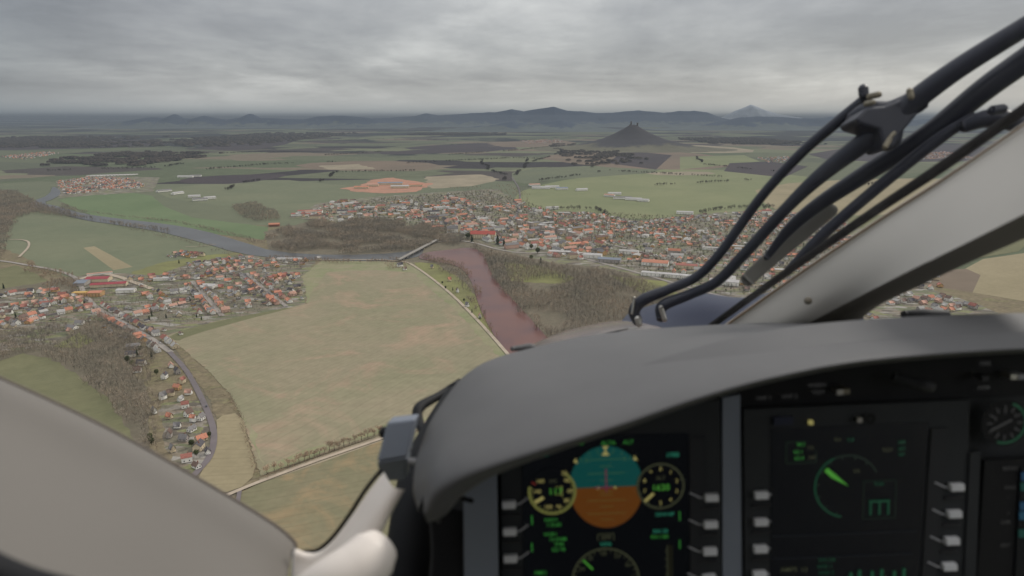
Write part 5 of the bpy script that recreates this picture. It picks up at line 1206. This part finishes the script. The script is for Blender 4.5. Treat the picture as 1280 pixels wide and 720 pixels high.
# ------------------------------------------------------------ haze, sky, sun, camera
SIG = 1 / 19000
hm = bpy.data.materials.new('haze'); hm.use_nodes = True; nt = hm.node_tree; nt.nodes.clear()
out = nt.nodes.new('ShaderNodeOutputMaterial'); ab = nt.nodes.new('ShaderNodeVolumeAbsorption'); em = nt.nodes.new('ShaderNodeEmission'); ad = nt.nodes.new('ShaderNodeAddShader')
ab.inputs['Color'].default_value = (0, 0, 0, 1); ab.inputs['Density'].default_value = SIG
em.inputs['Color'].default_value = (.15, .172, .198, 1); em.inputs['Strength'].default_value = SIG  # emission stands in for daylight scattered by the haze
nt.links.new(ab.outputs[0], ad.inputs[0]); nt.links.new(em.outputs[0], ad.inputs[1]); nt.links.new(ad.outputs[0], out.inputs['Volume'])
for z_lo, z_hi, k_ in ((-20, 240, 1.0), (240.5, 400, .7), (400.5, 620, .28)):
    h2 = hm.copy()
    for n_ in h2.node_tree.nodes:
        if n_.type == 'VOLUME_ABSORPTION': n_.inputs['Density'].default_value = SIG * k_
        if n_.type == 'EMISSION': n_.inputs['Strength'].default_value = SIG * k_
    b = MB(); b.box(-94000, 94000, 40, 86000, z_lo, z_hi); o = b.build('haze', h2); tag(o, kind='structure')

W = bpy.data.worlds.new('World'); S.world = W; W.use_nodes = True; nt = W.node_tree; bg = nt.nodes['Background']
SUN_EL, SUN_AZ = math.radians(38), math.radians(50)   # azimuth clockwise from +Y
sky = nt.nodes.new('ShaderNodeTexSky'); sky.sky_type = 'NISHITA'; sky.sun_disc = False; sky.sun_elevation = SUN_EL; sky.sun_rotation = SUN_AZ
tc = nt.nodes.new('ShaderNodeTexCoord'); D = tc.outputs['Generated']
sx = nt.nodes.new('ShaderNodeSeparateXYZ'); nt.links.new(D, sx.inputs[0])
zc = math_node(nt, 'ADD', math_node(nt, 'MAXIMUM', sx.outputs[2], 0.0), .12)
cx_ = math_node(nt, 'DIVIDE', sx.outputs[0], zc); cy_ = math_node(nt, 'DIVIDE', sx.outputs[1], zc)
cb = nt.nodes.new('ShaderNodeCombineXYZ'); nt.links.new(math_node(nt, 'MULTIPLY', cx_, 1.25), cb.inputs[0]); nt.links.new(cy_, cb.inputs[1])
n1 = noise_node(nt, .4, 6, .52, cb.outputs[0], .3); n2 = noise_node(nt, 1.7, 6, .6, cb.outputs[0], .2)
nn = math_node(nt, 'ADD', math_node(nt, 'MULTIPLY', n1.outputs[0], .8), math_node(nt, 'MULTIPLY', n2.outputs[0], .2))
cr = ramp(nt, [(.36, (.28, .28, .292, 1)), (.44, (.36, .36, .37, 1)), (.52, (.46, .459, .46, 1)), (.61, (.64, .636, .625, 1))]); nt.links.new(nn, cr.inputs[0])
# bright break just above the horizon, bluish murk on it
hz = ramp(nt, [(0, (.40, .44, .47, 1)), (.010, (.47, .50, .51, 1)), (.022, (.54, .55, .55, 1)), (.05, (.40, .405, .41, 1)), (.08, (.3, .3, .31, 1))]); nt.links.new(sx.outputs[2], hz.inputs[0])
hf = ramp(nt, [(0, (1, 1, 1, 1)), (.012, (.8, .8, .8, 1)), (.05, (0, 0, 0, 1))]); nt.links.new(sx.outputs[2], hf.inputs[0])
cl = mix(nt, cr.outputs[0], hz.outputs[0], hf.outputs[0])
# overcast brightens towards the zenith
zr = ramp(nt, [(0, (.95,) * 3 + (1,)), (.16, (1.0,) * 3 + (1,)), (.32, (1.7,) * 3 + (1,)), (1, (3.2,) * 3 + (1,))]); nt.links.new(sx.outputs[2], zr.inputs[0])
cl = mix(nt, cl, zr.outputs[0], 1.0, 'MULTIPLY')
# sky toned darker and bluer to the left
lr = ramp(nt, [(.15, (.55, .6, .66, 1)), (.27, (.92, .93, .95, 1)), (.5, (1, 1, 1, 1))]); nt.links.new(math_node(nt, 'ADD', math_node(nt, 'MULTIPLY', sx.outputs[0], .5), .5), lr.inputs[0])
cl = mix(nt, cl, lr.outputs[0], 1.0, 'MULTIPLY')
skc = mix(nt, (0, 0, 0, 1), sky.outputs[0], .012)
tot = mix(nt, cl, skc, 1.0, 'ADD')
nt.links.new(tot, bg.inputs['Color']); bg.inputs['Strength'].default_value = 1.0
W.cycles.sampling_method = 'AUTOMATIC'
sl = bpy.data.lights.new('Sun', 'SUN'); sl.energy = 1.95; sl.angle = math.radians(10); sl.color = (1, .95, .88)
so = bpy.data.objects.new('Sun', sl); COL.objects.link(so)
sd = Vector((math.sin(SUN_AZ) * math.cos(SUN_EL), math.cos(SUN_AZ) * math.cos(SUN_EL), math.sin(SUN_EL)))
so.rotation_euler = sd.to_track_quat('Z', 'Y').to_euler(); so.location = (50, 50, 900)

cd = bpy.data.cameras.new('Camera'); cd.lens = 24; cd.sensor_width = 36; cd.clip_start = .05; cd.clip_end = 200000
cd.dof.use_dof = True; cd.dof.focus_distance = 60; cd.dof.aperture_fstop = 6
co = bpy.data.objects.new('Camera', cd); COL.objects.link(co); co.location = CAM; co.rotation_euler = (math.pi / 2 - PITCH, 0, 0)
S.camera = co
S.view_settings.view_transform = 'Standard'; S.view_settings.look = 'None'; S.view_settings.exposure = 0; S.view_settings.gamma = 1
S.render.engine = 'CYCLES'
S.cycles.use_denoising = True; S.cycles.max_bounces = 6; S.cycles.diffuse_bounces = 3; S.cycles.volume_bounces = 0
S.cycles.sample_clamp_indirect = 4
